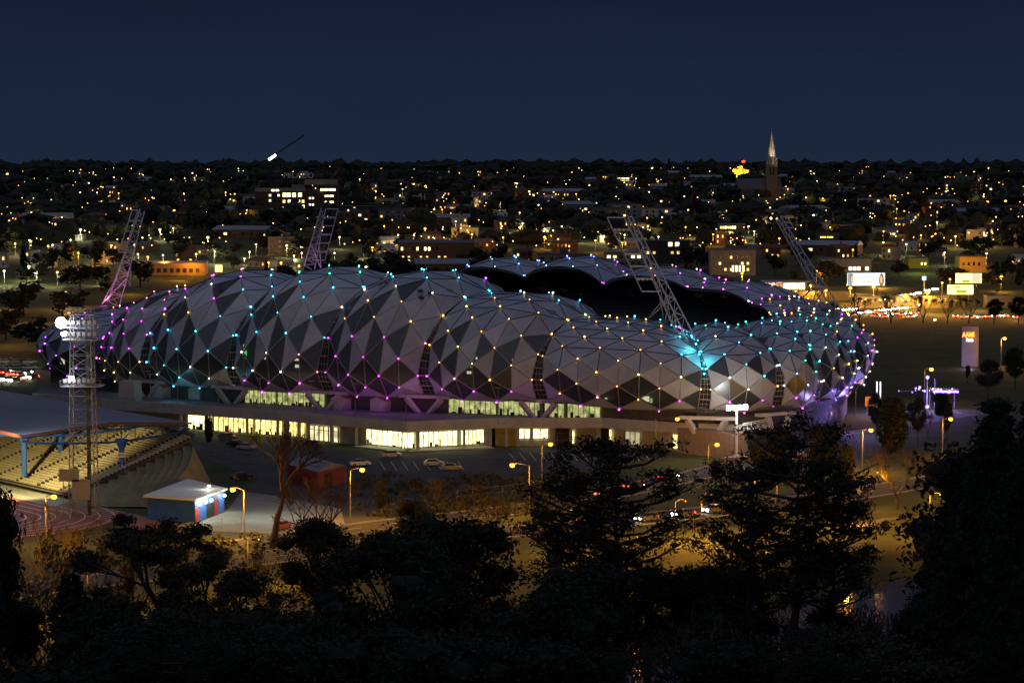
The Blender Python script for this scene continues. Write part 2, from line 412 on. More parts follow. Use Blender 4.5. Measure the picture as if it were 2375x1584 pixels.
# ---------------- podium, parapet, shop fronts
POD = [(-118, 634), (-100, 618), (-53, 588), (-23, 563), (-3.6, 571), (20, 572), (36, 561), (50, 556)]
POD = [Vector(p) for p in POD]
def seg(mb, a, b, off, z0, z1, m=0, thick=.35):
    """wall piece from a to b, pushed `off` metres inwards"""
    a, b = Vector(a), Vector(b); t = (b - a).normalized(); n = Vector((-t.y, t.x))
    if n.y < 0: n = -n
    a2, b2 = a + n * off, b + n * off; c2, d2 = b2 + n * thick, a2 + n * thick
    mb.prism([(a2.x, a2.y), (b2.x, b2.y), (c2.x, c2.y), (d2.x, d2.y)], z0, z1, m)
b = MB()
for p, q in zip(POD, POD[1:]): seg(b, p, q, 0, 4.3, 6.6, thick=.5)
wpart(b, 'parapet', concrete, stad)
b = MB(); poly = [tuple(p + Vector((0, .5))) for p in POD] + [(52, 585), (10, 612), (-40, 632), (-95, 668), (-122, 668)]
b.prism(poly, 4.35, 5.6); wpart(b, 'podium_deck', mat('deck_paving', (.16, .155, .16), .8, .25, .3), stad)
b = MB()
for p, q in zip(POD, POD[1:]): seg(b, p, q, 3.2, 0, 4.35)
wpart(b, 'ground_wall', concrete, stad)
shop = emit('shop_light', (1, .8, .24), 1.7, True, .7, 1.1); shopw = emit('shop_light_white', (1, .9, .4), 2.5, True, .6, .9); shopg = emit('concourse_light', (.95, 1, .36), .42, True, .75, .8)
rcl = random.Random(14); CLM = [mat('fitting_tan', (.35, .28, .15), .8), mat('fitting_green', (.1, .16, .07), .8), mat('fitting_dark', (.05, .04, .035), .8)]
def window_run(a, b, off, z0, z1, m, n, name='shop_window', mull=.09, tr=None):
    a, b = Vector(a), Vector(b); g = MB(); seg(g, a, b, off, z0, z1, thick=.1); o = wpart(g, name, m, stad)
    t = (b - a).normalized(); nn = Vector((-t.y, t.x)); nn = nn if nn.y > 0 else -nn
    mu = MB()
    for i in range(n + 1):
        c = a.lerp(b, i / n) + nn * (off - .06); mu.box(c.x - mull, c.x + mull, c.y - .07, c.y + .07, z0, z1)
    for zz in ([z0 + .06, z1 - .06] + (tr or [])):
        c, d = a + nn * (off - .08), b + nn * (off - .08); mu.tube((c.x, c.y, zz), (d.x, d.y, zz), .07)
    wpart(mu, 'mullion', darkm, stad, sub=o)
    cl = MB(); L_ = (b - a).length; x_ = .3
    while x_ < L_ - .4 and name in ('shop_window', 'concourse_window'):
        w_ = rcl.uniform(.25, 1.1); h_ = rcl.choice([.4, .6, .8, 1.1, 1.5]) * (z1 - z0) / 3.5
        if rcl.random() < (.42 if name == 'shop_window' else .6):
            c = a + t * x_ + nn * (off - .22); d = a + t * min(L_, x_ + w_) + nn * (off - .22); cl.prism([(c.x, c.y), (d.x, d.y), (d.x + nn.x * .15, d.y + nn.y * .15), (c.x + nn.x * .15, c.y + nn.y * .15)], z0, z0 + h_, rcl.randrange(3))
        if False:
            c = a + t * x_ + nn * (off - .2); d = a + t * min(L_, x_ + w_ * .8) + nn * (off - .2); zz = z0 + (z1 - z0) * rcl.uniform(.45, .7); cl.prism([(c.x, c.y), (d.x, d.y), (d.x + nn.x * .1, d.y + nn.y * .1), (c.x + nn.x * .1, c.y + nn.y * .1)], zz, zz + rcl.uniform(.3, .8), rcl.randrange(3))
        x_ += w_ + rcl.uniform(.05, .6)
    if cl.f: seg(cl, a, b, off - .24, z0 - .02, z0 + .1, 2, .2); wpart(cl, 'display_fitting', CLM, stad, sub=o)
    return o
lp = lambda i, t: POD[i].lerp(POD[i + 1], t)
window_run(lp(1, .47), lp(1, .60), 3.0, .5, 4.0, shopw, 4)
window_run(lp(1, .61), lp(1, .82), 3.0, .5, 4.0, shop, 8)
window_run(lp(1, .83), lp(1, .97), 3.0, .5, 4.0, shop, 5)
window_run(lp(2, .0), lp(2, .13), 3.0, .5, 4.0, shop, 4)
window_run(lp(2, .17), lp(2, .40), 2.9, .1, 3.6, emit('door_glow', (1, .85, .45), 1.1, True, .5, .6), 6, 'glass_door', .14, [2.6])
window_run(lp(2, .62), lp(2, .99), 3.0, .4, 3.9, shopw, 9)
window_run(lp(3, .0), lp(3, .12), 3.0, .4, 3.9, shopw, 2)
window_run(lp(3, .13), lp(3, .62), 3.0, .5, 3.9, shopw, 9)
window_run(lp(3, .66), lp(3, .92), 3.0, .6, 3.9, shopw, 6)
window_run(lp(4, .22), lp(4, .33), 2.9, 1.6, 3.9, shopw, 2)
window_run(lp(4, .35), lp(4, .5), 2.9, 1.6, 3.9, shopw, 2)
window_run(lp(4, .72), lp(4, .75), 2.9, .5, 3.4, shopw, 1)
window_run(lp(5, .0), lp(5, .04), 2.9, .8, 3.8, shop, 1)
window_run(lp(5, .22), lp(5, .42), 2.9, .6, 3.7, emit('dim_shop', (1, .85, .5), .5, True, .5, .6), 3)
window_run(lp(5, .85), lp(5, .92), 2.9, .4, 3.8, shop, 1)
b = MB(); seg(b, lp(4, .02), lp(4, .2), 2.8, 0, 4.2, thick=.3); wpart(b, 'recess_wall', mat('ochre_wall', (.4, .33, .1), .8, .15), stad)
b = MB(); seg(b, lp(4, .57), lp(4, .7), 2.7, 0, 4.2, thick=.3); wpart(b, 'brick_bay', mat('dark_brick', (.05, .03, .024), .9, .3, 2), stad)
b = MB()
for q in range(22):
    c = lp(4, .76 + q * .0085) ; b.box(c.x - .05, c.x + .05, c.y + 2.6, c.y + 2.7, .1, 3.9)
wpart(b, 'gate_grille', ribm, stad)
for i, ts in ((1, (.47, .605, .825, .985)), (2, (.15, .41, .61)), (3, (.125, .64, .94)), (4, (.1, .21, .34, .52, .71, .96))):
    for t in ts:
        c = lp(i, t); b = MB(); b.box(c.x - .3, c.x + .3, c.y + 1.6, c.y + 2.2, 0, 4.35); wpart(b, 'column', concrete, stad)
b = MB(); c0 = [lp(2, .62), POD[3], lp(3, .95)]
for p, q in zip(c0, c0[1:]): seg(b, p, q, -1.5, .02, .25, thick=4.2)
wpart(b, 'forecourt_step', concrete, stad)
# concourse glazing under the lip of the domes
def lipseg(k, u0, u1, n, m=shopg, z0=5.6, z1=9.1, off=3.2):
    a, c = LIP[k].lerp(LIP[k + 1], u0), LIP[k].lerp(LIP[k + 1], u1); return window_run(a, c, off, z0, z1, m, n, 'concourse_window', .07, [])
lipseg(3, .08, .42, 7); lipseg(3, .44, .95, 9); lipseg(5, .18, .6, 9); lipseg(5, .62, .98, 8); lipseg(6, .0, .12, 3); lipseg(6, .14, .34, 6)
lipseg(1, .3, .42, 2, dimg)
b = MB()
for k in range(0, 11):
    for q in range(4):
        a, c = LIP[k].lerp(LIP[k + 1], q / 4), LIP[k].lerp(LIP[k + 1], (q + 1) / 4); seg(b, a, c, 3.6, 5.6, 10.2, thick=.3)
wpart(b, 'concourse_wall', dconcrete, stad)
def vcol(k, z0=4.6, z1=9.0, w=4.5, m=None):
    a = LIP[k]; t = (LIP[k + 1] - LIP[k - 1]).normalized(); n = Vector((-t.y, t.x)); n = n if n.y > 0 else -n
    c = a + n * .6; v = MB()
    for sg in (-1, 1):
        e = c + t * sg * w; v.tube((c.x + t.x * .3 * sg, c.y + t.y * .3 * sg, z0), (e.x, e.y, z1), .55, .75, 4)
    f, g = c - t * (w + 2), c + t * (w + 2)
    v.prism([(f.x, f.y), (g.x, g.y), (g.x + n.x * 2, g.y + n.y * 2), (f.x + n.x * 2, f.y + n.y * 2)], z1, z1 + .7)
    return wpart(v, 'v_column', m or concrete, stad)
for k in (2, 3, 4, 5, 6): vcol(k)
vcol(7, 1.2, 7.6, 4.2, whitest); vcol(8, 1.2, 7.6, 3.4, whitest)
# little white plant huts on the deck, box tower, stair wall, plaza
for px, py in ((363, 922), (450, 926), (781, 949), (873, 953)):
    c = onz(px, py, 5.62); v = MB()
    M = Matrix.Translation((c.x, c.y, 0)) @ Matrix.Rotation(-.65, 4, 'Z')
    v.box(-1.9, 1.9, 0, 3.0, 5.6, 8.0, M=M)
    v.face([M @ Vector(p) for p in ((-2.1, -.2, 8), (2.1, -.2, 8), (0, -.2, 8.9))]); v.face([M @ Vector(p) for p in ((2.1, 3.2, 8), (-2.1, 3.2, 8), (0, 3.2, 8.9))])
    v.face([M @ Vector(p) for p in ((-2.1, -.2, 8), (0, -.2, 8.9), (0, 3.2, 8.9), (-2.1, 3.2, 8))]); v.face([M @ Vector(p) for p in ((0, -.2, 8.9), (2.1, -.2, 8), (2.1, 3.2, 8), (0, 3.2, 8.9))])
    wpart(v, 'plant_hut', mat('hut_white', (.5, .5, .48), .7, .1), stad)
c = onz(293, 931, 5.6); v = MB(); v.prism([(c.x - 1.8, c.y), (c.x + 2, c.y - 1), (c.x + 3.4, c.y + 2.5), (c.x - .4, c.y + 3.5)], 5, 10.5); wpart(v, 'stair_tower', concrete, stad)
v = MB(); v.prism([(36, 560.5), (47, 549), (50, 551), (40, 564)], 0, 5.5); v.prism([(44, 541), (62, 549), (66, 558), (51, 556)], 0, 1.1); wpart(v, 'plaza_ramp', mat('pink_wall', (.26, .2, .17), .8, .2), stad)
v = MB()
for q in range(6):
    a = at(1716, 984 + q * 4, 548 - q * .6); e = at(1790, 970 + q * 4, 556 - q * .6); v.tube(a, e, .12)
for q in range(9): a = at(1716 + q * 9, 984 - q * 1.7, 548 + q); v.tube(a - Vector((0, 0, 2)), a, .06)
wpart(v, 'stair_rail', whitest, stad)
# white floodlight on the plaza and a row of light poles round the deck
def deck_pole(px, ytop, ybase, z, label, lit=False):
    p = onz(px, ybase, z); top = at(px, ytop, p.y); h = top.z - p.z
    t = thing('light_pole', label, 'pole', p, 0, 'slim poles round the stadium deck'); v = MB(); v.tube((0, 0, 0), (0, 0, h), .1, .07, 6); v.build('pole', poleM, t)
    v = MB(); v.box(-.7, .7, -.15, .15, h - .05, h + .12); v.build('lamp_head', whitel if lit else poleM, t); return t
for n, (px, yt, yb) in enumerate([(349, 868, 930), (412, 862, 937), (507, 866, 948), (604, 878, 958), (722, 884, 962), (824, 890, 968), (942, 906, 982), (1155, 900, 985)]):
    deck_pole(px, yt, yb, 5.6, ['slim unlit pole on the deck left of the first plant hut', 'slim unlit pole on the deck between the two left plant huts', 'slim unlit pole standing right of the second plant hut', 'slim pole in front of the left concourse windows', 'slim pole beside the lit gap between third and fourth domes', 'slim pole between the two violet plant huts', 'slim pole at the corner of the podium parapet', 'slim pole in front of the right concourse windows'][n])
t = thing('plaza_floodlight', 'blinding white floodlight on a post beneath the stadium lip', 'floodlight', onz(1708, 1066, 0.0), 0)
h = at(1708, 947, t.location.y).z - t.location.z
v = MB(); v.tube((0, 0, 0), (0, 0, h), .3, .25, 8); v.build('post', whitest, t)
v = MB()
for q in range(4): v.box(-2.2 + q * 1.2, -1.3 + q * 1.2, -.5, -.1, h - .4 + q * .07, h + .6 + q * .07)
v.build('lamp_bank', emit('flood_white', (1, .97, .88), 14), t)
point(t.location + Vector((0, -1.6, h + 1.0)), (1, .96, .85), 3600, .6, t)
# ------------------------------------------------------------------ floodlight masts leaning over the stadium
def mast(label, base, top, props, side, frame, lampn=6, wb=2.3, wt=.9):
    """triangular lattice mast from base to top; frame = (start fraction, width, sign) of the lamp ladder"""
    base, top = Vector(base), Vector(top); t = thing('floodlight_mast', label, 'light mast', base, 0, 'lattice masts leaning over the stadium')
    ax = (top - base); a = ax.normalized(); s = Vector(side).normalized(); s = (s - a * s.dot(a)).normalized(); f = a.cross(s)
    offs = [s, (-s * .5 + f * .87), (-s * .5 - f * .87)]
    P = lambda q, i: base + ax * q + offs[i] * (wb + (wt - wb) * q)
    v = MB(); n = 9
    for i in range(3): v.tube(P(0, i), P(1, i), .2, .14, 5)
    for q in range(n):
        for i in range(3):
            j = (i + 1) % 3; v.tube(P(q / n, i), P(q / n, j), .1); v.tube(P(q / n, i), P((q + 1) / n, j), .07)
    wpart(v, 'lattice', mast_m, t)
    q0, w, sg = frame; lf = MB(); X = Vector((1, 0, 0)) * sg; pts = []
    for i in range(lampn + 1):
        c = base + ax * (q0 + (1.0 - q0) * i / lampn) + offs[0] * .0 + X * 1.0; pts.append((c, c + X * w))
    for (c0, c1), (d0, d1) in zip(pts, pts[1:]): lf.tube(c0, d0, .14); lf.tube(c1, d1, .14)
    for c0, c1 in pts: lf.tube(c0, c1, .16); 
    for (c0, c1) in pts[1::2]:
        for k in range(4):
            p = c0.lerp(c1, (k + .5) / 4); lf.box(p.x - .3, p.x + .3, p.y - .1, p.y + .5, p.z - .35, p.z + .25)
    wpart(lf, 'lamp_frame', mast_m, t)
    lg = MB()
    for q, e in props: lg.tube(P(q, 0), e, .16); lg.tube(P(q, 1), e, .16)
    if lg.f: wpart(lg, 'prop_leg', mast_m, t)
    return t
mast_m = whitest
mast('tall pale lattice mast with wide lamp ladder at the stadium near corner, leaning left', at(1628, 858, 566), at(1458, 505, 604), [(.47, at(1494, 750, 597)), (.5, at(1541, 756, 596)), (.4, at(1541, 756, 596))], (1, .2, 0), (.50, 4.0, -1))
mast('pale lattice mast behind the right end of the stadium, its top leaning left', at(1958, 762, 690), at(1803, 503, 700), [(.35, at(1878, 720, 690)), (.4, at(1862, 690, 700))], (1, .2, 0), (.9, 1.6, 1), 2)
mast('pink lit lattice mast behind the leftmost domes, leaning right', at(258, 706, 712), at(328, 488, 722), [(.45, at(302, 665, 700)), (.3, at(236, 706, 705))], (1, .2, 0), (.55, 1.6, -1), 4)
mast('pink lit lattice mast behind the highest dome with lamp ladder on its right', at(712, 625, 790), at(748, 485, 800), [(.45, at(745, 625, 785))], (1, .2, 0), (.15, 3.8, 1), 6)
for px, py, d, c, w in ((1600, 812, 566, (.1, .8, 1), 420), (1632, 842, 561, (.1, .85, 1), 420), (1570, 790, 572, (.1, .8, 1), 160), (258, 700, 708, (1, .2, .6), 600), (300, 650, 712, (1, .25, .7), 400), (712, 600, 786, (.9, .25, .9), 500)):
    point(at(px, py, d) + Vector((0, -1.5, 1.2)), c, w, .5, stad, name='mast_foot_light')
# violet wash on the right end, magenta spill on the deck from the lights under the lip
for px, py, d, c, w in ((1985, 930, 602, (.33, .2, 1), 2000), (1930, 958, 575, (.55, .4, 1), 1300), (2005, 965, 596, (.3, .3, 1), 1800), (800, 926, 594, (.8, .1, 1), 110), (880, 930, 591, (.8, .1, 1), 130), (960, 926, 589, (.85, .1, 1), 150), (1050, 938, 584, (.85, .1, 1), 80), (690, 914, 598, (.85, .1, 1), 80), (1240, 936, 578, (.85, .1, 1), 80), (400, 900, 620, (.2, .85, 1), 200)):
    point(at(px, py, d), c, w, .6, stad, name='violet_wash')
# vents in the dome panels
vb = MB()
for k, u, j in [(4, .74, 6.9), (4, .82, 6.95), (4, .79, 6.5), (4, .3, 7.3), (4, .36, 7.35), (2, .3, 7.2), (2, .36, 7.25), (2, .62, 6.9), (6, .22, 8.9), (6, .27, 8.95), (6, .32, 9.0)]:
    c = dome(k, u, theta(j)); a = dome(k, u + .01, theta(j)) - c; b2 = dome(k, u, theta(j + .1)) - c; n = a.cross(b2).normalized(); a.normalize(); b2 = n.cross(a); c = c + n * .25
    vb.face([c + (a * math.cos(q * PI / 5) + b2 * math.sin(q * PI / 5)) * .75 for q in range(10)])
wpart(vb, 'roof_vent', darkm, stad)
# ------------------------------------------------------------------ old athletics ground: grandstand, terrace, track, light tower
rD = Vector((.6, -.8, 0)); cD = Vector((.8, .6, 0)); F0 = Vector((-83, 482, 0))
def gp(r, c, z): p = F0 + rD * r + cD * c; return Vector((p.x, p.y, z))
gs = thing('grandstand', 'old athletics grandstand with flat grey roof, blue trusses and rows of tan seats', 'grandstand', F0)
NR = 30; RISE = .3; seatm = mat('tan_seat', (.34, .3, .2), .6, .2, .6, rnd=.06)
v = MB()
for q in range(NR):
    c, z = q * .88, .9 + q * RISE
    v.face([gp(-70, c, z - RISE), gp(0, c, z - RISE), gp(0, c, z), gp(-70, c, z)]); v.face([gp(-70, c, z), gp(0, c, z), gp(0, c + .88, z), gp(-70, c + .88, z)])
v.face([gp(0, 0, 0), gp(0, NR * .88, 0), gp(0, NR * .88, .9 + NR * RISE), gp(0, 0, .6)]); v.face([gp(-70, NR * .88, 0), gp(0, NR * .88, 0), gp(0, NR * .88, 11), gp(-70, NR * .88, 11)])
wpart(v, 'terrace', mat('terrace_dark', (.07, .065, .055), .9, .3, .4), gs)
for q in range(NR):
    v = MB(); c, z = q * .88 + .35, .9 + q * RISE; r = -68.0
    while r < -.6:
        if abs((r + 70) % 9.2) > 1.2:
            a = gp(r, c, z); M = Matrix.Translation(a) @ Matrix.Rotation(math.atan2(rD.y, rD.x), 4, 'Z')
            v.box(0, .5, 0, .34, .28, .36, M=M); v.box(0, .5, .3, .38, .36, .72, M=M)
        r += .56
    M = Matrix.Translation(gp(-69, c, z)) @ Matrix.Rotation(math.atan2(rD.y, rD.x), 4, 'Z'); v.box(0, 68.6, .12, .2, .24, .3, M=M)
    wpart(v, 'seat_row', seatm, gs)
ZR = 12.5; P1, P2 = at(54, 1012, 478), at(445, 982, 501.6); P1.z = P2.z = ZR; back = Vector((-.58, .815, 0)) * 95
mid = (P1 + P2) / 2 + Vector((0, 0, 1.1)); v = MB(); roofm = mat('sheet_roof', (.2, .21, .24), .5, .12, .15, spec=.5)
Q = [P1, mid, P2]
for a, c in zip(Q, Q[1:]):
    v.face([a, c, c + back, a + back]); v.face([c - Vector((0, 0, .28)), a - Vector((0, 0, .28)), a + back - Vector((0, 0, .28)), c + back - Vector((0, 0, .28))][::-1])
roof = wpart(v, 'roof', roofm, gs)
v = MB()
for a, c in zip(Q, Q[1:]): v.face([a - Vector((0, 0, .3)), c - Vector((0, 0, .3)), c + Vector((0, 0, .1)), a + Vector((0, 0, .1))]); v.tube(a + Vector((0, -.1, .1)), c + Vector((0, -.1, .1)), .05)
v.face([P1 - Vector((0, 0, .55)), P1 + Vector((0, 0, .1)), P1 + back + Vector((0, 0, .1)), P1 + back - Vector((0, 0, .55))])
wpart(v, 'red_fascia', mat('red_fascia', (.09, .035, .04), .6, .1), gs, sub=roof)
blue = mat('blue_steel', (.02, .08, .33), .5, .15, 1)
def truss(o):
    v = MB(); n = 12; tp = []; bt = []
    for q in range(n + 1):
        t = q / n; e = P1.lerp(P2, t) + Vector((0, 0, 1.1 * (1 - abs(2 * t - 1)) - .6)) + o; dpt = .6 + 2.6 * (1 - abs(2 * (t - .02) - 1)) ** .7 if 0 < t < 1 else .5
        tp.append(e); bt.append(e - Vector((0, 0, dpt)))
    for q in range(n):
        v.tube(tp[q], tp[q + 1], .12); v.tube(bt[q], bt[q + 1], .2); v.tube(tp[q], bt[q], .08); v.tube(bt[q], tp[q + 1], .07)
    return v
for q in range(5): wpart(truss(back * (q * .17 + .01)), 'truss', blue, gs)
def pillar(p, z0):
    v = MB(); v.tube((p.x, p.y, z0), (p.x, p.y, 10.6), .55, .5, 8); v.tube((p.x, p.y, 8.4), (p.x, p.y, 10.4), .5, 1.3, 8)
    o = wpart(v, 'pillar', blue, gs); return o
pc = P1.lerp(P2, .57); pillar(pc, 3.5); pillar(pc + back * .28, 3.5); pillar(P2 + Vector((-.6, .3, 0)), 0); pillar(P2 + back * .3, 0); pillar(P1.lerp(P2, .25) + back * .2, 2.4)
# small round-mark sign plate on the pillar and a number plate among the seats
def plate(px, py, d, w, h, marks, label, nm='notice_plate'):
    c = at(px, py, d); t = thing(nm, label, 'sign', c); v = MB(); v.box(-w / 2, w / 2, -.05, .05, -h / 2, h / 2); v.build('board', mat('plate_white', (.6, .6, .58), .6, .1), t)
    for (x, z, r, m) in marks:
        v = MB(); n = 14
        for q in range(n):
            a, b = 2 * PI * q / n, 2 * PI * (q + 1) / n
            v.face([(x + r * math.cos(a), -.06, z + r * math.sin(a)), (x + r * math.cos(b), -.06, z + r * math.sin(b)), (x + r * .6 * math.cos(b), -.06, z + r * .6 * math.sin(b)), (x + r * .6 * math.cos(a), -.06, z + r * .6 * math.sin(a))])
        v.box(x - r * .6, x + r * .6, -.064, -.06, z - .05, z + .05, M=Matrix.Translation((x, 0, z)) @ Matrix.Rotation(.8, 4, 'Y') @ Matrix.Translation((-x, 0, -z)))
        v.build('ring_mark', m, t)
    return t
redm = mat('sign_red', (.5, .03, .03), .5, .05); dkm = mat('sign_dark', (.06, .06, .07), .5, .05)
plate(281, 1055, pc.y - .8, 1.2, .9, [(-.28, 0, .26, dkm), (.28, 0, .28, redm)], 'small white notice with two round marks on the blue pillar')
plate(321, 1056, 496, .5, .7, [(0, 0, .2, dkm)], 'small white square plate standing among the seats right of the pillar')
# curved terraced bank beyond the end of the seats
tb = MB(); C0 = gp(.3, -14, 0); a0 = math.atan2(cD.y, cD.x)
for q in range(13):
    r0, r1, z0, z1 = 14 + q * 2.0, 14 + (q + 1) * 2.0, .6 + q * .66, .6 + (q + 1) * .66
    for k in range(11):
        b0, b1 = a0 - k * .071, a0 - (k + 1) * .071; sh = lambda b: max(.04, 1 - ((a0 - b) / .78) ** 1.15)
        rs_ = lambda b: 1 - .33 * min(1, (a0 - b) / .78); X = lambda r, b, z: C0 + Vector((r * rs_(b) * math.cos(b), r * rs_(b) * math.sin(b), z * sh(b)))
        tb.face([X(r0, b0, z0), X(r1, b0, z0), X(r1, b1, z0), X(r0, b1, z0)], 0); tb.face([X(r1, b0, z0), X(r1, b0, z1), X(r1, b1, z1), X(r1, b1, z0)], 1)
    
for k in range(11):
    b0, b1 = a0 - k * .071, a0 - (k + 1) * .071
    tb.face([X(40, b0, 9.18), X(40, b1, 9.18), X(45, b1, -.2), X(45, b0, -.2)], 0)
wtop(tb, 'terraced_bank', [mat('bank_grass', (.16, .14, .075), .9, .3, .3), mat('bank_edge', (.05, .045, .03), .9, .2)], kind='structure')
def fence(name, pts, h, label, post=2.5, m=None, group=None):
    t = thing(name, label, 'fence', pts[0], 0, group); v = MB(); w = MB()
    for a, b in zip(pts, pts[1:]):
        a, b = Vector(a), Vector(b); n = max(1, int((b - a).length / post))
        for q in range(n + 1):
            p = a.lerp(b, q / n); v.tube(p, p + Vector((0, 0, h)), .05)
        for z in (.1, h * .5, h): w.tube(a + Vector((0, 0, z)), b + Vector((0, 0, z)), .03)
    wpart(v, 'fence_post', m or poleM, t); wpart(w, 'rail', m or poleM, t); return t
bl = lambda px, py, z=0: onz(px, py, z)
fence('wire_fence', [bl(336, 1152), bl(395, 1128), bl(420, 1122)], 2.6, 'thin railing running up the steps left of the white roofed kiosk', 1.2)
fence('wire_fence', [C0 + Vector((24 * math.cos(a0 - k * .15), 24 * math.sin(a0 - k * .15), 4.4 - k * .3)) for k in range(1, 6)], 1.2, 'curved handrail halfway up the grassy terraced bank', 3)
fence('wire_fence', [bl(405, 1022), bl(470, 1050), bl(560, 1072), bl(660, 1085)], 2.2, 'mesh fence between the terraced bank and the car park', 3)
fence('wire_fence', [bl(60, 1240), bl(170, 1200), bl(250, 1180)], 1.3, 'low fence round the near bend of the running track', 2)
fence('wire_fence', [bl(120, 1290), bl(300, 1262), bl(470, 1240), bl(560, 1230)], 2.4, 'tall mesh fence along the grass behind the gum tree', 3)
fence('wire_fence', [bl(1100, 1040), bl(1260, 1040), bl(1420, 1030), bl(1600, 1035)], 3.2, 'tall security fence in front of the stadium ground floor', 3)
fence('wire_fence', [bl(1690, 1022), bl(1760, 1010), bl(1830, 985)], 3.0, 'mesh fence below the bright plaza stairs', 2)
fence('wire_fence', [bl(1060, 1165), bl(1200, 1150), bl(1330, 1130)], 2.2, 'wire fence in the scrub beside the leaning lamp pole', 3)
# running track
def strip(mb, C, ax, ay, r0, r1, z, n=48, L=60, m=0):
    pts = []
    for q in range(n + 1):
        a = -PI / 2 + PI * q / n; pts.append((math.cos(a), math.sin(a)))
    for (c0, s0), (c1, s1) in zip(pts, pts[1:]):
        f = lambda r, c, s: C + ax * (r * c) + ay * (r * s) + Vector((0, 0, z)); mb.face([f(r0, c0, s0), f(r1, c0, s0), f(r1, c1, s1), f(r0, c1, s1)], m)
    for s in (-1, 1):
        f = lambda r, l: C + ay * (r * s) - ax * l + Vector((0, 0, z)); q = [f(r0, 0), f(r0, L), f(r1, L), f(r1, 0)]; mb.face(q if s > 0 else q[::-1], m)
TC = onz(-66, 1203, 0); v = MB(); w = MB(); R1 = 26.0
v.face([TC + rD * (28 * math.cos(q * PI / 20 - PI / 2)) + cD * (0) + cD * (28 * math.sin(q * PI / 20 - PI / 2)) * .0 for q in range(1)] or []) if False else None
strip(v, TC, rD, cD, 4, R1, .03)
v.face([TC + cD * (R1) + Vector((0, 0, .026)), TC + cD * R1 - rD * 60 + Vector((0, 0, .026)), TC + cD * (R1 - 9) - rD * 60 + Vector((0, 0, .026)), TC + cD * (R1 - 9) + rD * 34 + Vector((0, 0, .026)), TC + cD * R1 + rD * 34 + Vector((0, 0, .026))])
wtop(v, 'running_track', mat('track_red', (.26, .075, .055), .8, .12, .2), kind='structure')
for q in range(8): strip(w, TC, rD, cD, R1 - 1 - q * 2.6, R1 - .8 - q * 2.6, .05)
for q in range(7):
    a = TC + cD * (R1 - .5 - q * 1.25) + Vector((0, 0, .055)); w.face([a, a + rD * 32, a + rD * 32 + cD * .12, a + cD * .12])
wtop(w, 'track_lines', mat('line_white', (.75, .75, .72), .7, .05), kind='structure')
v = MB(); v.face([gp(-70, -.05, .05), gp(6, -.05, .05), gp(6, -7, .05), gp(-70, -7, .05)]); wtop(v, 'trackside_path', mat('pale_path', (.35, .35, .3), .8, .15, .3), kind='structure')
# floodlight tower
tw = at(195, 1196, 461); tw.z = 0
t = thing('floodlight_tower', 'tall white lit steel floodlight tower with dazzling lamps beside the athletics track', 'floodlight tower', tw)
galv = mat('galvanised', (.22, .225, .23), .5, .15, 1, spec=.5)
def legp(i, z): s = 2.35 - .6 * z / 36; return Vector((s * (1, 1, -1, -1)[i], s * (1, -1, -1, 1)[i], z))
for i in range(4):
    v = MB(); v.tube(legp(i, 0), legp(i, 36), .11, .09, 5); v.build('leg', galv, t)
v = MB(); zs = [q * 2.4 for q in range(16)]
for z0, z1 in zip(zs, zs[1:]):
    for i in range(4):
        j = (i + 1) % 4; v.tube(legp(i, z0), legp(j, z0), .04); v.tube(legp(i, z0), legp(j, z1), .035); v.tube(legp(j, z0), legp(i, z1), .035)
v.build('lattice', galv, t)
v = MB(); v.box(.7, 1.3, -.3, .3, 0, 35); v.build('ladder_shaft', mat('shaft_dark', (.05, .05, .05), .8, .2), t)
def platform(z, w):
    v = MB(); v.box(-w, w, -w * .7, w * .7, z, z + .15)
    for x in [-w + q * w / 4 for q in range(9)]: v.tube((x, -w * .7, z), (x, -w * .7, z + 1.2), .04)
    v.tube((-w, -w * .7, z + 1.2), (w, -w * .7, z + 1.2), .05); v.tube((-w, w * .7, z + 1.2), (w, w * .7, z + 1.2), .05); v.tube((-w, -w * .7, z + .6), (w, -w * .7, z + .6), .04)
    v.build('platform', galv, t)
for z, w in ((31.5, 3.2), (33.6, 3.2), (23.2, 3.6), (36, 2.6)): platform(z, w)
fl = emit('stadium_flood', (.95, .98, 1), 45)
def bank(x, z, w, h, nm='lamp_bank'):
    v = MB(); n = 3
    for a in range(n):
        for b in range(n): v.ball((x + (a - 1) * w / n, -.6, z + (b - 1) * h / n), w / n * .42, 2, sq=(1, .5, 1))
    v.build(nm, fl, t)
v = MB(); v.ball((-3.6, -.8, 34.6), 1.0, 2); v.build('flood_lamp', fl, t); v = MB(); v.ball((-2.9, -.8, 32.6), .5, 2, sq=(1.5, 1, .8)); v.build('flood_lamp', fl, t); bank(-1.9, 24.6, 1.0, .8)
v = MB()
for q in range(6):
    for z in (32.3, 34.4): v.box(-2.4 + q * .95, -1.8 + q * .95, -2.6, -2.2, z, z + .7)
for q in range(7): v.box(-3 + q * .85, -2.4 + q * .85, -2.9, -2.5, 24.0, 24.7)
v.build('floodlight', galv, t)
point(tw + Vector((-3.4, -1.2, 35)), (.95, .98, 1), 26000, .6, t, spot=2.0, aim=tw + Vector((-22, 8, 0)))
point(tw + Vector((-1.5, -4.5, 34)), (.9, .96, 1), 700, .5, t)
point(tw + Vector((-1.9, -4.2, 25)), (.9, .96, 1), 500, .5, t)
point(at(-60, 1040, 470), (1, .78, .3), 90000, .5, None, spot=1.5, aim=gp(-28, 4, 2), name='stand_floodlight')
point(at(50, 990, 474) + Vector((0, 0, 2.5)), (.9, .95, 1), 3200, .4, None, name='roof_corner_fill')  # added fill without a fixture, brightens the front corner of the roof
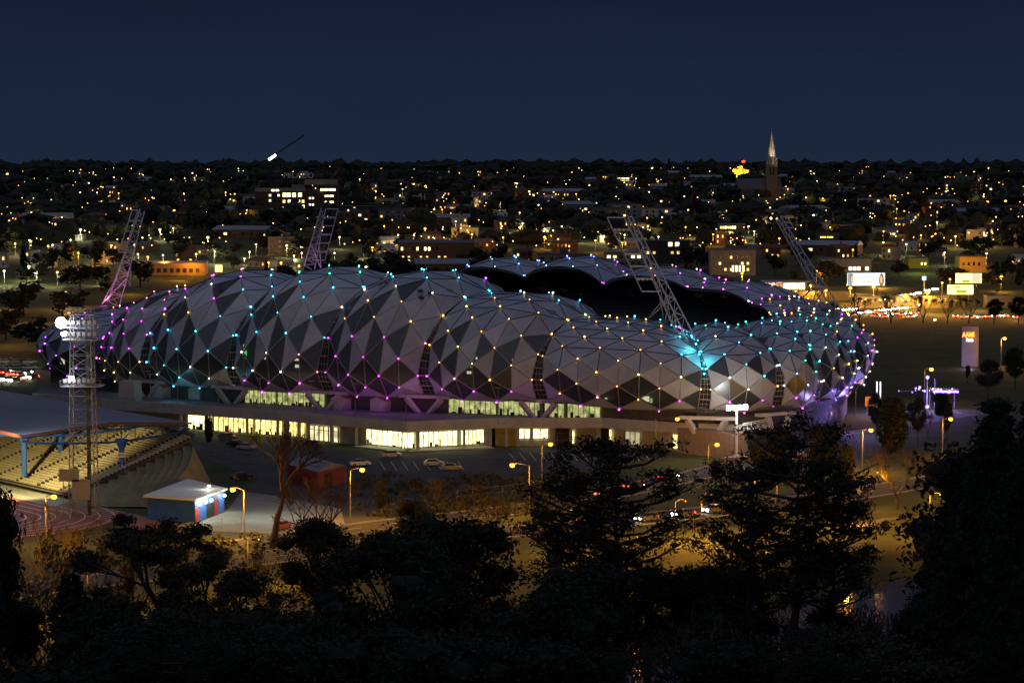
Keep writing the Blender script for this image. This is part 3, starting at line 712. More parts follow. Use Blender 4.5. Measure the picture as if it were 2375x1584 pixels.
# billboards of the tower: two grey boards at its foot
for px, py, w, h, lb in ((160, 1102, 3.6, 2.2, 'tilted pale grey board fixed left of the floodlight tower legs'), (188, 1135, 3.2, 3.6, 'square grey cabinet board at the foot of the floodlight tower')):
    c = at(px, py, 458); bt = thing('grey_board', lb, 'board', (c.x, c.y, 0)); v = MB(); v.box(-w / 2, w / 2, -.1, .1, c.z - h / 2, c.z + h / 2); v.build('panel', mat('board_grey', (.24, .26, .27), .6, .1), bt)
    v = MB(); v.tube((-w * .3, .15, 0), (-w * .3, .15, c.z), .08); v.tube((w * .3, .15, 0), (w * .3, .15, c.z), .08); v.build('support', poleM, bt)
# blue kiosk with white roof
def poly_house(name, label, cat, P, z1, wallm, roofm, ov=.6, th=.35, slope=0):
    c = sum((Vector(p) for p in P), Vector((0, 0))) / len(P); t = thing(name, label, cat, (c.x, c.y, 0))
    v = MB(); v.prism(P, 0, z1); w = wpart(v, 'wall', wallm, t)
    v = MB(); v.prism([tuple(c + (Vector(p) - c) * (1 + ov / 6)) for p in P], z1 + .01, z1 + th); r = wpart(v, 'roof', roofm, t); return t, w, r
KP = [tuple(onz(px, py, 4.0).xy) for px, py in ((342, 1152), (452, 1160), (520, 1137), (436, 1116))]
ki, kw, kr = poly_house('kiosk', 'low royal blue kiosk with white flat roof and red doors beside the track', 'kiosk', KP, 4.0, mat('kiosk_blue', (.02, .1, .42), .6, .15, .6), mat('white_roof', (.6, .6, .57), .6, .1, .3))
A, B = Vector(KP[1]), Vector(KP[2]); tt = (B - A).normalized(); nn = Vector((tt.y, -tt.x)); redd = mat('door_red', (.38, .03, .03), .5, .1)
for f in (.05, .72):
    c = A.lerp(B, f) + nn * .04; v = MB(); v.prism([tuple(c - tt * .8), tuple(c + tt * .8), tuple(c + tt * .8 + nn * .06), tuple(c - tt * .8 + nn * .06)], 0, 2.6); wpart(v, 'door', redd, ki)
c = A.lerp(B, .5) + nn * .04; v = MB(); v.prism([tuple(c - tt * 1.6), tuple(c + tt * 1.6), tuple(c + tt * 1.6 + nn * .05), tuple(c - tt * 1.6 + nn * .05)], 0, 2.6); wpart(v, 'doorway', black, ki)
kl = emit('kiosk_lamp', (1, 1, .7), 14)
for f in (.08, .28, .47, .93):
    c = A.lerp(B, f) + nn * .45; v = MB(); v.ball((c.x, c.y, 3.2), .28, 2); wpart(v, 'wall_lamp', kl, ki); point((c.x + nn.x * .5, c.y + nn.y * .5, 3.2), (1, 1, .7), 300, .3, ki)
c = Vector(KP[2]); v = MB(); v.ball((c.x - 2.6, c.y - 1.2, 4.9), .25, 2, sq=(1.3, 1, .8)); wpart(v, 'roof_lamp', kl, ki); point((c.x - 2.6, c.y - 1.2, 6.0), (.95, 1, .95), 260, .2, ki)
point((c.x + 8, c.y - 9, 7), (.85, 1, .8), 2600, .4, None, name='forecourt_light')
# red shed
sp = [tuple(onz(px, py, 0).xy) for px, py in ((666, 1118), (738, 1138), (802, 1122), (735, 1104))]
c = sum((Vector(p) for p in sp), Vector((0, 0))) / 4
t = thing('red_shed', 'red walled shed with a pale blue gabled roof in the car park', 'shed', (c.x, c.y, 0)); v = MB(); v.prism(sp, 0, 3.6); wpart(v, 'wall', mat('shed_red', (.13, .018, .018), .6, .2, .5), t)
v = MB(); p = [Vector((*q, 3.62)) for q in sp]; r0 = (p[0] + p[3]) / 2 + Vector((0, 0, 1.1)); r1 = (p[1] + p[2]) / 2 + Vector((0, 0, 1.1)); v.face([p[0], p[1], r1, r0]); v.face([r0, r1, p[2], p[3]]); v.face([p[3], p[0], r0]); v.face([p[1], p[2], r1]); wpart(v, 'roof', mat('shed_roof', (.16, .17, .2), .5, .15), t)
A, B = Vector(sp[1]), Vector(sp[2]); tt = (B - A).normalized(); nn = Vector((tt.y, -tt.x)); c = A.lerp(B, .35) + nn * .03
v = MB(); v.prism([tuple(c - tt * 1.5), tuple(c + tt * 1.5), tuple(c + tt * 1.5 + nn * .05), tuple(c - tt * 1.5 + nn * .05)], 0, 3); wpart(v, 'doorway', black, t)
# ------------------------------------------------------------------ cars
glz = mat('car_glass', (.02, .022, .025), .15, .1, spec=.6); tyre = mat('tyre', (.02, .02, .02), .8, .1); hubm = mat('wheel_hub', (.3, .3, .3), .4, .1)
headm = emit('headlight', (1, .9, .6), 60, False); tailm = emit('tail_light', (1, .06, .02), 10, False)
offl = mat('lamp_lens', (.4, .4, .42), .2, .05); offr = mat('tail_lens', (.2, .02, .02), .3, .05)
def car(name, label, paint, on=False, loc=(0, 0, 0), rz=0, group=None, big=1.0):
    t = thing(name, label, 'car', loc, rz, group); v = MB(); L = 2.2
    sec = [(-L, .35, .78, .80), (-1.9, .3, .95, .86), (-1.3, .25, 1.0, .88), (.7, .25, .98, .88), (1.7, .28, .88, .86), (L, .38, .72, .78)]
    for (x0, a0, b0, w0), (x1, a1, b1, w1) in zip(sec, sec[1:]):
        q = lambda x, a, b, w: [(x, -w, a), (x, w, a), (x, w * .94, b), (x, -w * .94, b)]; P, Q_ = q(x0, a0, b0, w0), q(x1, a1, b1, w1)
        for k in range(4): v.face([P[k], P[(k + 1) % 4], Q_[(k + 1) % 4], Q_[k]][::-1])
    v.face([(-L, -.8, .35), (-L, .8, .35), (-L, .75, .78), (-L, -.75, .78)]); v.face([(L, -.78, .38), (L, .78, .38), (L, .73, .72), (L, -.73, .72)][::-1])
    v.box(-1.05, .45, -.62, .62, 1.44, 1.47); body = v.build('body', paint, t, smooth=False)
    v = MB(); B_ = [(-1.75, -.78, .97), (1.15, -.78, .95), (1.15, .78, .95), (-1.75, .78, .97)]; T_ = [(-1.1, -.62, 1.44), (.5, -.62, 1.44), (.5, .62, 1.44), (-1.1, .62, 1.44)]
    for k in range(4): v.face([B_[k], B_[(k + 1) % 4], T_[(k + 1) % 4], T_[k]])
    v.build('window', glz, t)
    for x in (-1.35, 1.35):
        for s in (-1, 1):
            v = MB(); v.tube((0, -.1, 0), (0, .1, 0), .32, n=12); o = v.build('wheel', tyre, t, loc=(x, s * .8, .32)); v = MB(); v.tube((0, -.115, 0), (0, .115, 0), .17, n=10); v.build('hub', hubm, o)
    for s in (-1, 1):
        v = MB(); v.ball((L + .0, s * .58, .66), .17 * big, 1, sq=(.5, 1.1, .7)); v.build('headlight', headm if on else offl, t)
        v = MB(); v.ball((-L, s * .62, .74), .14 * big, 1, sq=(.4, 1.3, .7)); v.build('tail_light', tailm if on else offr, t)
    return t
def paint(n, c): return mat('paint_' + n, c, .3, .05, spec=.6)
silver, pblack, pred, pwhite, pgrey = paint('silver', (.35, .36, .38)), paint('black', (.02, .02, .022)), paint('red', (.3, .02, .03)), paint('white', (.6, .6, .6)), paint('grey', (.12, .125, .13))
for n, (px, py, p, rz, lb) in enumerate([
    (572, 1042, silver, -.5, 'silver car parked below the lit shop windows, right of a black car'), (548, 1036, pblack, -.5, 'black car parked left of a silver one by the mesh fence'),
    (528, 1018, pgrey, -.4, 'grey car parked behind the dark cypress near the shop windows'), (908, 1060, silver, .25, 'silver estate car alone below the brightest shop corner'),
    (1006, 1080, silver, .1, 'pale silver car, left of two parked close together'), (1046, 1090, pgrey, .1, 'grey car parked right beside a paler silver one'),
    (655, 1226, pred, 1.2, 'small red car behind the leaning bare tree trunk'), (560, 1112, pblack, .6, 'black car parked behind the lamp by the white roofed kiosk'),
    (424, 1012, pwhite, -.4, 'white van-like car under the end of the grandstand roof'), (725, 1036, pblack, -.5, 'dark car parked by the glass entrance doors'),
    (345, 1005, silver, -.4, 'silver car seen beneath the grandstand roof truss'), (382, 1004, pred, -.4, 'red car seen beneath the roof truss right of a silver one'), (835, 1080, pwhite, .3, 'white car by the red shed near the orange lamp')]):
    p = onz(px, py, .03); car('parked_car', lb, p and [silver, pblack, pgrey, silver, silver, pgrey, pred, pblack, pwhite, pblack, silver, pred, pwhite][n], False, p, rz, 'cars parked beside the stadium')
src = [o for o in COL.objects if o.name.startswith('parked_car') and o.parent is None][:5]
rcp = random.Random(17)
for q in range(14):
    px, py = 4 + (q % 7) * 11 + rcp.uniform(-2, 2), (842 if q < 7 else 856) + rcp.uniform(-1.5, 1.5)
    s_ = src[[0, 1, 2, 3, 0, 2, 1][(q * 3) % 7]]
    dup(s_, onz(px, py, .03), rcp.choice([.3, .25, .35]), None, 'car in the %s row of the car park at far left, %s from left' % ('back' if q < 7 else 'front', ['first', 'second', 'third', 'fourth', 'fifth', 'sixth', 'seventh'][q % 7]), 'cars in the far left car park')
point(onz(40, 850, 0) + Vector((0, -6, 9)), (1, .8, .55), 3200, .5, None, name='car_park_light')
# cars moving on the near road (at rest here)
drive = []
for px, py, rz, lb in ((1500, 1207, .70 + PI, 'oncoming car with white headlights on the park road behind the tall pine'), (1585, 1199, .70 + PI, 'second oncoming car on the park road, its headlights right of the pine trunk'), (1655, 1188, .70 + PI, 'oncoming car farthest along the park road, near the right hand pine'),
                       (1405, 1152, .75, 'car with red tail lights leaving along the upper road, behind the pine crown'), (1470, 1134, .75, 'car with red tail lights just beyond another on the upper road'), (1550, 1113, .75, 'farthest red tail lights on the upper road above the lawn')):
    drive.append(car('moving_car', lb, pgrey, True, onz(px, py, .05), rz, 'cars driving on the park roads', 1.9))
# ------------------------------------------------------------------ lamps near the camera
bark_pole = mat('black_pole', (.015, .014, .013), .6, .1)
def lamp(px, py, z, label, pole_px=None, pole_top=None, col=SOD, m=None, watts=2200, r=.42, group='orange street lamps', base=0.0, name='street_lamp', pm=None):
    d = FPX * (H0 - z) / (py - 378); h = at(px, py, d); p = at(pole_px if pole_px else px - 1.7 / d * FPX, py, d); bz = ground(p.x, p.y); p.z = bz
    t = thing(name, label, 'street lamp', p, 0, group); ptop = z if not pole_top else at(px, pole_top, d).z
    v = MB(); v.tube((0, 0, 0), (0, 0, ptop - bz), .13, .08, 6); v.build('pole', pm or poleM, t)
    dx = h.x - p.x
    if abs(dx) > .3:
        v = MB(); v.tube((0, 0, ptop - bz - .1), (dx * .6, 0, z - bz + .35), .06); v.tube((dx * .6, 0, z - bz + .35), (dx, 0, z - bz + .25), .06); v.build('arm', pm or darkm, t)
    v = MB(); v.ball((dx, 0, z - bz), r, 2, sq=(1, 1, .8)); v.build('lamp_head', m or sodium, t)
    v = MB(); v.box(dx - r * .7, dx + r * .7, -r * .7, r * .7, z - bz + r * .72, z - bz + r * .95); v.build('lamp_cover', darkm, t)
    if watts: point((h.x + .3, h.y - .3, z - 1.25), col, watts, .35, t)
    return t
for a in [(540, 1138, 8.5, 'orange lamp on an arm above the white roofed kiosk corner', 566), (840, 1092, 9, 'orange lamp on a tall pole beside the red shed', 812),
          (1188, 1081, 9, 'orange lamp on an arm left of its pole in the scrub below the car park', 1228), (1277, 1032, 8, 'orange lamp in front of the dark brick bay of the stadium'),
          (1571, 973, 9, 'orange lamp on a long arm before the plaza ramp', 1521), (1663, 1033, 8, 'orange lamp among trees below the V shaped columns'),
          (1805, 919, 10, 'orange lamp in front of the lower right domes'), (2001, 873, 10, 'orange lamp shining before the rightmost dome'), (2160, 857, 9, 'orange lamp left of the tall sign pylon on the dark field'),
          (2020, 999, 8.5, 'orange lamp above the big bare tree on the lawn'), (2205, 973, 8.5, 'orange lamp on the path right of the violet pavilion'), (2240, 1064, 8, 'orange lamp half hidden by the dark conifer at right', 2262),
          (125, 1155, 8, 'orange lamp beside the running track bend', 105), (160, 727, 9, 'orange lamp behind the dazzling floodlight tower top'), (1772, 1107, 6, 'small yellowish lamp inside the right hand pine'),
          (2330, 785, 9, 'lone faint lamp on the dark field right of the pylon', 2322)]:
    if a[1] < 800: lamp(a[0], a[1], a[2], a[3], *a[4:], watts=5000, r=.62)
    else: lamp(a[0], a[1], a[2], a[3], *a[4:], watts={540: 9000, 840: 6500, 1188: 7000, 2020: 7500, 2205: 4500, 2240: 4500, 1571: 1500, 1663: 2000, 1277: 1600,  2001: 3200, 1805: 1600, 2160: 1800, 1772: 2600, 2330: 600}.get(a[0], 5200), r=.5 if a[1] > 950 else .6)
# unseen lamps added to light the lawns and roads
for px, py, lb, w in ((1650, 1150, 'added orange lamp among the crowns beside the park road', 4200), (1960, 1130, 'added orange lamp behind the pine beside the lawn sign', 3600), (2180, 1150, 'added orange lamp behind the drooping conifer branches', 3800), (1330, 1190, 'added orange lamp behind the left trunk of the tall pine', 3000),
                     (600, 1255, 'added orange lamp beside the near road left of the round tree', 2200), (230, 1310, 'added orange lamp behind the gum tree on the near road', 1900), (420, 1330, 'added orange lamp under the gum tree foliage', 1200), (1480, 1250, 'added orange lamp on the lawn edge behind the tall pine', 2600), (1790, 1290, 'added orange lamp low on the bank behind the right pine', 2600), (30, 1330, 'added orange lamp before the bare saplings at far left', 3600), (1590, 1165, 'added orange lamp between the two tall pines', 3000), (2035, 1098, 'added orange lamp low behind the big bare tree on the lawn', 1000)):
    lamp(px, py, 7, lb, watts=w * 2.7, r=.12, pm=bark_pole)
lamp(1980, 1487, 13.5, 'small white globe lamp glowing among the dark trees by the river', col=(1, 1, .8), m=emit('globe_white', (1, 1, .85), 12), watts=60, r=.28, group='white park lamps', name='park_lamp')
# ------------------------------------------------------------------ roads, car park, paths, river
def road(pts, w, z, mat_, name):
    v = MB(); e = []
    for i, p in enumerate(pts):
        a = pts[max(0, i - 1)]; b = pts[min(len(pts) - 1, i + 1)]; t = (Vector(b) - Vector(a)).normalized(); n = Vector((-t.y, t.x))
        e.append((Vector(p) + n * w / 2, Vector(p) - n * w / 2))
    for (a, b), (c, d) in zip(e, e[1:]): v.face([(a.x, a.y, z), (b.x, b.y, z), (d.x, d.y, z), (c.x, c.y, z)])
    return v, e
RA = [tuple(onz(px, py, 0).xy) for px, py in ((-150, 1425), (0, 1375), (300, 1338), (640, 1290), (1050, 1245), (1450, 1208), (1680, 1183), (1950, 1150), (2150, 1118), (2375, 1075))]
RB = [tuple(onz(px, py, 0).xy) for px, py in ((560, 1262), (900, 1215), (1150, 1188), (1350, 1160), (1560, 1113), (1720, 1078), (1900, 1040))]
for pts, w, n in ((RA, 11, 'park_road'), (RB, 9, 'upper_road')):
    v, e = road(pts, w, .03, asphalt, n); wtop(v, n, asphalt, kind='structure')
    v = MB()
    for s in (0, 1):
        for a, b in zip(e, e[1:]):
            p, q = a[s].lerp(a[1 - s], .04), b[s].lerp(b[1 - s], .04); p2, q2 = a[s].lerp(a[1 - s], .055), b[s].lerp(b[1 - s], .055); v.face([(p.x, p.y, .045), (q.x, q.y, .045), (q2.x, q2.y, .045), (p2.x, p2.y, .045)])
    for a, b in zip(pts, pts[1:]):
        a, b = Vector(a), Vector(b); L = (b - a).length; n = (b - a).normalized(); c = Vector((-n.y, n.x)) * .08
        for q in range(int(L / 8)):
            p = a + n * q * 8; r = p + n * 3; v.face([(p.x - c.x, p.y - c.y, .045), (r.x - c.x, r.y - c.y, .045), (r.x + c.x, r.y + c.y, .045), (p.x + c.x, p.y + c.y, .045)])
    wtop(v, 'road_marking', mat('line_white', (.75, .75, .72)), kind='structure')
    v = MB()
    for s, sg in ((0, 1), (1, -1)):
        for a, b in zip(e, e[1:]):
            n = (a[s] - a[1 - s]).normalized() * .3; p, q = a[s], b[s]; v.prism([(p.x, p.y), (q.x, q.y), (q.x + n.x, q.y + n.y), (p.x + n.x, p.y + n.y)] if sg > 0 else [(q.x, q.y), (p.x, p.y), (p.x + n.x, p.y + n.y), (q.x + n.x, q.y + n.y)], 0, .14)
    wtop(v, 'kerb', mat('kerb_stone', (.3, .29, .27), .8, .2), kind='structure')
v = MB(); v.face([(*onz(px, py, 0).xy, .02) for px, py in ((440, 1050), (470, 1010), (700, 1030), (840, 1052), (940, 1054), (1110, 1040), (1300, 1035), (1580, 1030), (1560, 1060), (1200, 1110), (1010, 1170), (850, 1215), (610, 1235), (530, 1225), (560, 1150), (600, 1110))]); wtop(v, 'car_park', mat('car_park_asphalt', (.05, .051, .053), .8, .5, .12), kind='structure')
v = MB(); v.face([(*onz(px, py, 0).xy, .03) for px, py in ((500, 1232), (455, 1215), (530, 1180), (560, 1140), (640, 1150), (790, 1180), (800, 1215), (690, 1240))]); wtop(v, 'forecourt', mat('pale_concrete', (.2, .205, .19), .8, .2, .2), kind='structure')
v = MB()
for q in range(14):
    a, b = onz(1180 + q * 24, 1050, .035), onz(1195 + q * 24, 1068, .035); v.face([a, a + Vector((.12, 0, 0)), b + Vector((.12, 0, 0)), b])
for q in range(8):
    a, b = onz(880 + q * 26, 1070, .035), onz(893 + q * 26, 1090, .035); v.face([a, a + Vector((.12, 0, 0)), b + Vector((.12, 0, 0)), b])
wtop(v, 'parking_lines', mat('line_white', (.75, .75, .72)), kind='structure')
for pts, w, n in (([(1930, 1235), (2060, 1203), (2180, 1195), (2330, 1180)], 2.4, 'lawn_path'), ([(1700, 1062), (1900, 1015), (2100, 985), (2250, 960)], 5, 'upper_path')):
    v, e = road([tuple(onz(a, b, 0).xy) for a, b in pts], w, .035, None, n); wtop(v, n, mat('path_gravel', (.16, .13, .1), .9, .2, .3), kind='structure')
# terrain and water
def grid(vals): return vals
ys = [-80 + q * 7 for q in range(117)] + [740 + q * 20 for q in range(29)] + [1320 + q * 55 for q in range(60)] + [4620 + q * 160 for q in range(31)]
xs = [-5200, -3600, -2600, -2000, -1600] + [-1300 + q * 40 for q in range(26)] + [-260 + q * 6.5 for q in range(80)] + [270 + q * 40 for q in range(27)] + [1350, 1700, 2100, 2700, 3600, 5200]
v = MB(); nx = len(xs)
for y in ys:
    for x in xs: v.v.append((x, y, ground(x, y)))
for j in range(len(ys) - 1):
    for i in range(nx - 1):
        a = j * nx + i; v.f.append([a, a + 1, a + nx + 1, a + nx]); v.m.append(0)
wtop(v, 'ground', grass, kind='structure', smooth=True)
wm = bpy.data.materials.new('river_water'); wm.use_nodes = True; nt = wm.node_tree; b = nt.nodes['Principled BSDF']; b.inputs['Base Color'].default_value = (.012, .012, .01, 1); b.inputs['Roughness'].default_value = .08
b.inputs['IOR'].default_value = 1.33; no = nt.nodes.new('ShaderNodeTexNoise'); no.inputs['Scale'].default_value = .35; no.inputs['Detail'].default_value = 3; tc = nt.nodes.new('ShaderNodeTexCoord'); bp = nt.nodes.new('ShaderNodeBump'); bp.inputs['Strength'].default_value = .25
nt.links.new(tc.outputs['Object'], no.inputs['Vector']); nt.links.new(no.outputs['Fac'], bp.inputs['Height']); nt.links.new(bp.outputs['Normal'], b.inputs['Normal'])
v = MB(); T_ = Vector((.76, .65)); N_ = Vector((-.65, .76)); o = Vector((61, 402))
for q in range(20):
    a, c = o + T_ * (-400 + q * 60), o + T_ * (-340 + q * 60); v.face([(*(a + N_ * 3), -2.1), (*(a - N_ * 60), -2.1), (*(c - N_ * 60), -2.1), (*(c + N_ * 3), -2.1)])
wtop(v, 'river', wm, kind='structure')
# sign pylon, violet pavilion, notice box
d = 800; c = at(2249, 840, d); zt = at(2249, 757, d).z; c.z = 0; EM = emit
t = thing('sign_pylon', 'tall violet-grey sign pylon with glowing red and white lettering on the dark field', 'sign', c); v = MB(); v.box(-2.55, 2.1, -.5, .5, 0, zt); v.build('panel', mat('pylon_grey', (.42, .38, .48), .5, .12, .3), t)
v = MB(); v.box(2.2, 2.6, -.4, .4, 0, zt + .1); v.build('side_fin', mat('pylon_fin', (.4, .3, .2), .5, .1), t)
text('AAMI', 1.5, .06, 'lettering', emit('glow_red', (1, .27, .015), 3.4), t, (-.6, -.6, at(0, 781, d).z), sc=(1.05, 1.35, 1), off=.04); text('Park', 1.15, .06, 'lettering', emit('glow_white', (1, .95, .95), 3), t, (-.2, -.6, at(0, 791.5, d).z), sc=(1.05, 1.2, 1), off=.03)
point(c + Vector((-2, -9, 1)), (.6, .5, 1), 700, .4, None, name='pylon_uplight')
vio = emit('violet_light', (.34, .2, 1), 5, True, .6, 1.2)
c = onz(2150, 950, 0); t = thing('violet_pavilion', 'small pavilion outlined in violet light among the dark trees', 'pavilion', c)
v = MB(); v.box(1.5, 8, -.3, .0, 4.4, 4.8); v.build('light_strip', vio, t)
rv = random.Random(3)
for q in range(26):
    v = MB(); x = rv.uniform(-7.5, 7.8); v.ball((x, -.4, 5.0 + rv.gauss(0, .35) - .04 * abs(x)), rv.uniform(.12, .3), 1); v.build('string_lamp', vio, t)
v = MB(); v.box(1, 8, 0, 5, 4.9, 5.2); v.box(7.6, 7.8, 4, 4.3, 0, 5.3); v.box(1.2, 1.4, 4, 4.3, 0, 5.3); v.box(-.1, .1, 0, .2, 0, 8.5); v.box(1.8, 2.0, 0, .2, 0, 8); v.tube((-7.6, -.3, 4.7), (0, -.3, 5.1), .03); v.tube((0, -.3, 5.1), (8, -.3, 4.7), .03); v.build('canopy', mat('pavilion_grey', (.2, .2, .22), .6, .1), t)
v = MB(); v.ball((0, -.3, 8.3), .5, 1); v.ball((0, -.3, .8), .5, 1); v.ball((-2, -.4, 5.8), .35, 1); v.build('lamp', vio, t)
for x, y, z, w in ((0, -3, 3.5, 3000), (-9, -6, 2, 3500), (6, -3, 3, 2000), (-5, -14, 1.5, 4200), (-14, -10, 2, 2500)): point(c + Vector((x, y, z)), (.36, .25, 1), w, .4, t)
for px, lb in ((2033, 'left violet lit post beside the end of the stadium'), (2041, 'right violet lit post beside the end of the stadium')):
    c = onz(px, 968, 0); t = thing('violet_post', lb, 'post', c); h = at(px, 885, c.y).z; v = MB(); v.tube((0, 0, 0), (0, 0, h), .14, .14, 6); v.build('post', whitest, t); v = MB(); v.box(-.14, .14, -.3, -.15, h * .3, h); v.build('light_strip', emit('post_glow', (.75, .72, 1), 2.5), t)
c = onz(2025, 962, 0); t = thing('notice_box', 'orange lit square notice board by the stadium end', 'sign', c); v = MB(); v.box(-2, 2, -.1, .1, 2.2, 4.6); v.build('board', mat('notice_orange', (.6, .3, .12), .7, .1), t)
v = MB(); v.tube((-1.5, .1, 0), (-1.5, .1, 2.3), .1); v.tube((1.5, .1, 0), (1.5, .1, 2.3), .1); v.build('post', poleM, t); v = MB()
for q in range(3): v.box(-1.5, 1.3 - q * .4, -.13, -.11, 4.0 - q * .6, 4.2 - q * .6)
v.build('text_lines', dkm, t); point(c + Vector((0, -5, 5)), SOD, 500, .3, t)
c = onz(1985, 1152, 0); t = thing('lawn_sign', 'small white sign board on two posts beside the park road', 'sign', c); v = MB(); v.box(-.7, 1.0, -.05, .05, .6, 1.9); v.build('board', mat('plate_white', (.6, .6, .58)), t); v = MB(); v.tube((-.6, .1, 0), (-.6, .1, 1.8), .05); v.tube((.9, .1, 0), (.9, .1, 1.8), .05); v.build('post', poleM, t)
# ------------------------------------------------------------------ the suburb beyond
LM = []                                              # named landmarks used to word the labels: (px, py, words)
wwarm = emit('window_warm', (1, .66, .18), 1.8, False, .3, .8); wcool = emit('window_pale', (1, .92, .42), 1.9, False, .3, .8); worg = emit('window_orange', (1, .5, .12), 1.3, False, .3, .8)
wdark = mat('window_dark', (.02, .022, .026), .2, .1, spec=.6)
def wmat(col, n): return mat('wall_' + n, col, .85, .15, .4, rnd=.2)
W_ = {'cream': wmat((.32, .29, .24), 'cream'), 'brick': wmat((.14, .07, .05), 'brick'), 'grey': wmat((.2, .2, .2), 'grey'), 'white': wmat((.5, .49, .46), 'white'), 'dark': wmat((.07, .065, .06), 'dark')}
R_ = {'tile': mat('roof_tile', (.12, .06, .045), .8, .2, .5, rnd=.2), 'slate': mat('roof_slate', (.1, .1, .11), .6, .2, .5, rnd=.2), 'iron': mat('roof_iron', (.27, .28, .3), .5, .15, .5, rnd=.2)}
def windows(t, wl, w, d, rows, cols, z0, dz, lit, rng, ww=1.1, wh=1.4, mats=None, x0=None, gap_=None, side=False, name='window'):
    for r in range(rows):
        for c in range(cols):
            x = -w / 2 + (c + .5) * w / cols if x0 is None else x0 + c * gap_
            m = rng.choice(mats or [wwarm, wcool, worg]) if rng.random() < lit * 1.15 else wdark
            v = MB(); v.box(x - ww / 2, x + ww / 2, -d / 2 - .06, -d / 2 - .02, z0 + r * dz, z0 + r * dz + wh); v.build(name, m, t, loc=None)
def gable(w, d, z, h, ov=.5, hip=0.0):
    v = MB(); a, b = w / 2 + ov, d / 2 + ov; q = a - hip
    v.face([(-a, -b, z), (a, -b, z), (q, 0, z + h), (-q, 0, z + h)]); v.face([(a, b, z), (-a, b, z), (-q, 0, z + h), (q, 0, z + h)]); v.face([(-a, b, z), (-a, -b, z), (-q, 0, z + h)]); v.face([(a, -b, z), (a, b, z), (q, 0, z + h)]); v.face([(-a, -b, z - .02), (-a, b, z - .02), (a, b, z - .02), (a, -b, z - .02)]); return v
def house_proto(kind, wall, roofc, rng, lit):
    t = thing(kind, 'house', 'house')
    if kind == 'house':
        w, d, z = rng.uniform(9, 13), rng.uniform(8, 10), rng.choice([3.2, 3.4, 6.2])
        v = MB(); v.box(-w / 2, w / 2, -d / 2, d / 2, -4, z); v.build('wall', W_[wall], t); r = gable(w, d, z + .01, rng.uniform(2, 3), .5, rng.choice([0, 0, 2.5])).build('roof', R_[roofc], t)
        v = MB(); v.box(w * .2, w * .2 + .9, .2, 1.1, z + .5, z + 3.4); v.build('chimney', W_['brick'], r)
        windows(t, None, w, d, 2 if z > 5 else 1, 3, 1.0, 2.9, lit, rng)
    elif kind == 'apartment_block':
        w, d, f = rng.uniform(18, 30), 12, rng.choice([3, 3, 4]); z = f * 3.1 + .6
        v = MB(); v.box(-w / 2, w / 2, -d / 2, d / 2, -5, z); v.build('wall', W_[wall], t); v = MB(); v.box(-w / 2 - .3, w / 2 + .3, -d / 2 - .3, d / 2 + .3, z + .01, z + .6); v.box(-2, 2, -1, 2, z + .6, z + 3); v.build('roof', R_['slate'], t)
        windows(t, None, w, d, f, 5, 1.0, 3.1, lit, rng, 1.8, 1.5)
    elif kind == 'terrace_house':
        w, d, z = 6.2, 12, 7.2
        v = MB(); v.box(-w / 2, w / 2, -d / 2, d / 2, -4, z); v.build('wall', W_[wall], t); v = MB(); v.box(-w / 2, w / 2, -d / 2 - .3, -d / 2 + .2, z, z + 1.2); v.face([(-w / 2, -d / 2 + .2, z + .9), (w / 2, -d / 2 + .2, z + .9), (w / 2, d / 2, z + .1), (-w / 2, d / 2, z + .1)]); r = v.build('roof', R_[roofc], t)
        v = MB(); v.box(w / 2 - .8, w / 2, 1, 2, z, z + 2.6); v.build('chimney', W_['brick'], r); windows(t, None, w, d, 2, 2, 1.0, 3.2, lit, rng, 1.0, 1.7)
    else:
        w, d, z = rng.uniform(26, 44), 20, rng.uniform(5, 7)
        v = MB(); v.box(-w / 2, w / 2, -d / 2, d / 2, -5, z); v.build('wall', W_[wall], t); gable(w, d, z + .01, 2.4, .4).build('roof', R_['iron'], t); windows(t, None, w, d, 1, 6, 2.0, 3, lit, rng, 2.2, 1.4)
    return t
def landmark(name, label, cat, px, py, words, d=None, flat=0):
    p = at(px, py, d) if d else onground(px, py); p.z = ground(p.x, p.y)
    LM.append((px, py, words)); return thing(name, label, cat, p), p, p.y / FPX
def blk(t, name, m, s, x0, x1, y0, y1, dep=10, sub=None, yoff=0):
    """box measured in picture units (s metres each) from the thing's base: x right, y up"""
    v = MB(); v.box(x0 * s, x1 * s, yoff, yoff + dep, (y0 * s if y0 > 0 else -6), y1 * s); return v.build(name, m, sub or t)
def wgrid(t, s, xs, ys, w, h, mats, rng, lit, yoff=0, name='window'):
    for y in ys:
        for x in xs:
            m = rng.choice(mats) if rng.random() < lit else wdark
            v = MB(); v.box(x * s, (x + w) * s, yoff - .12, yoff - .04, y * s, (y + h) * s); v.build(name, m, t)
rb_ = random.Random(21); PALEY = emit('window_bright', (1, .95, .45), 3.4, False, .25, .4)
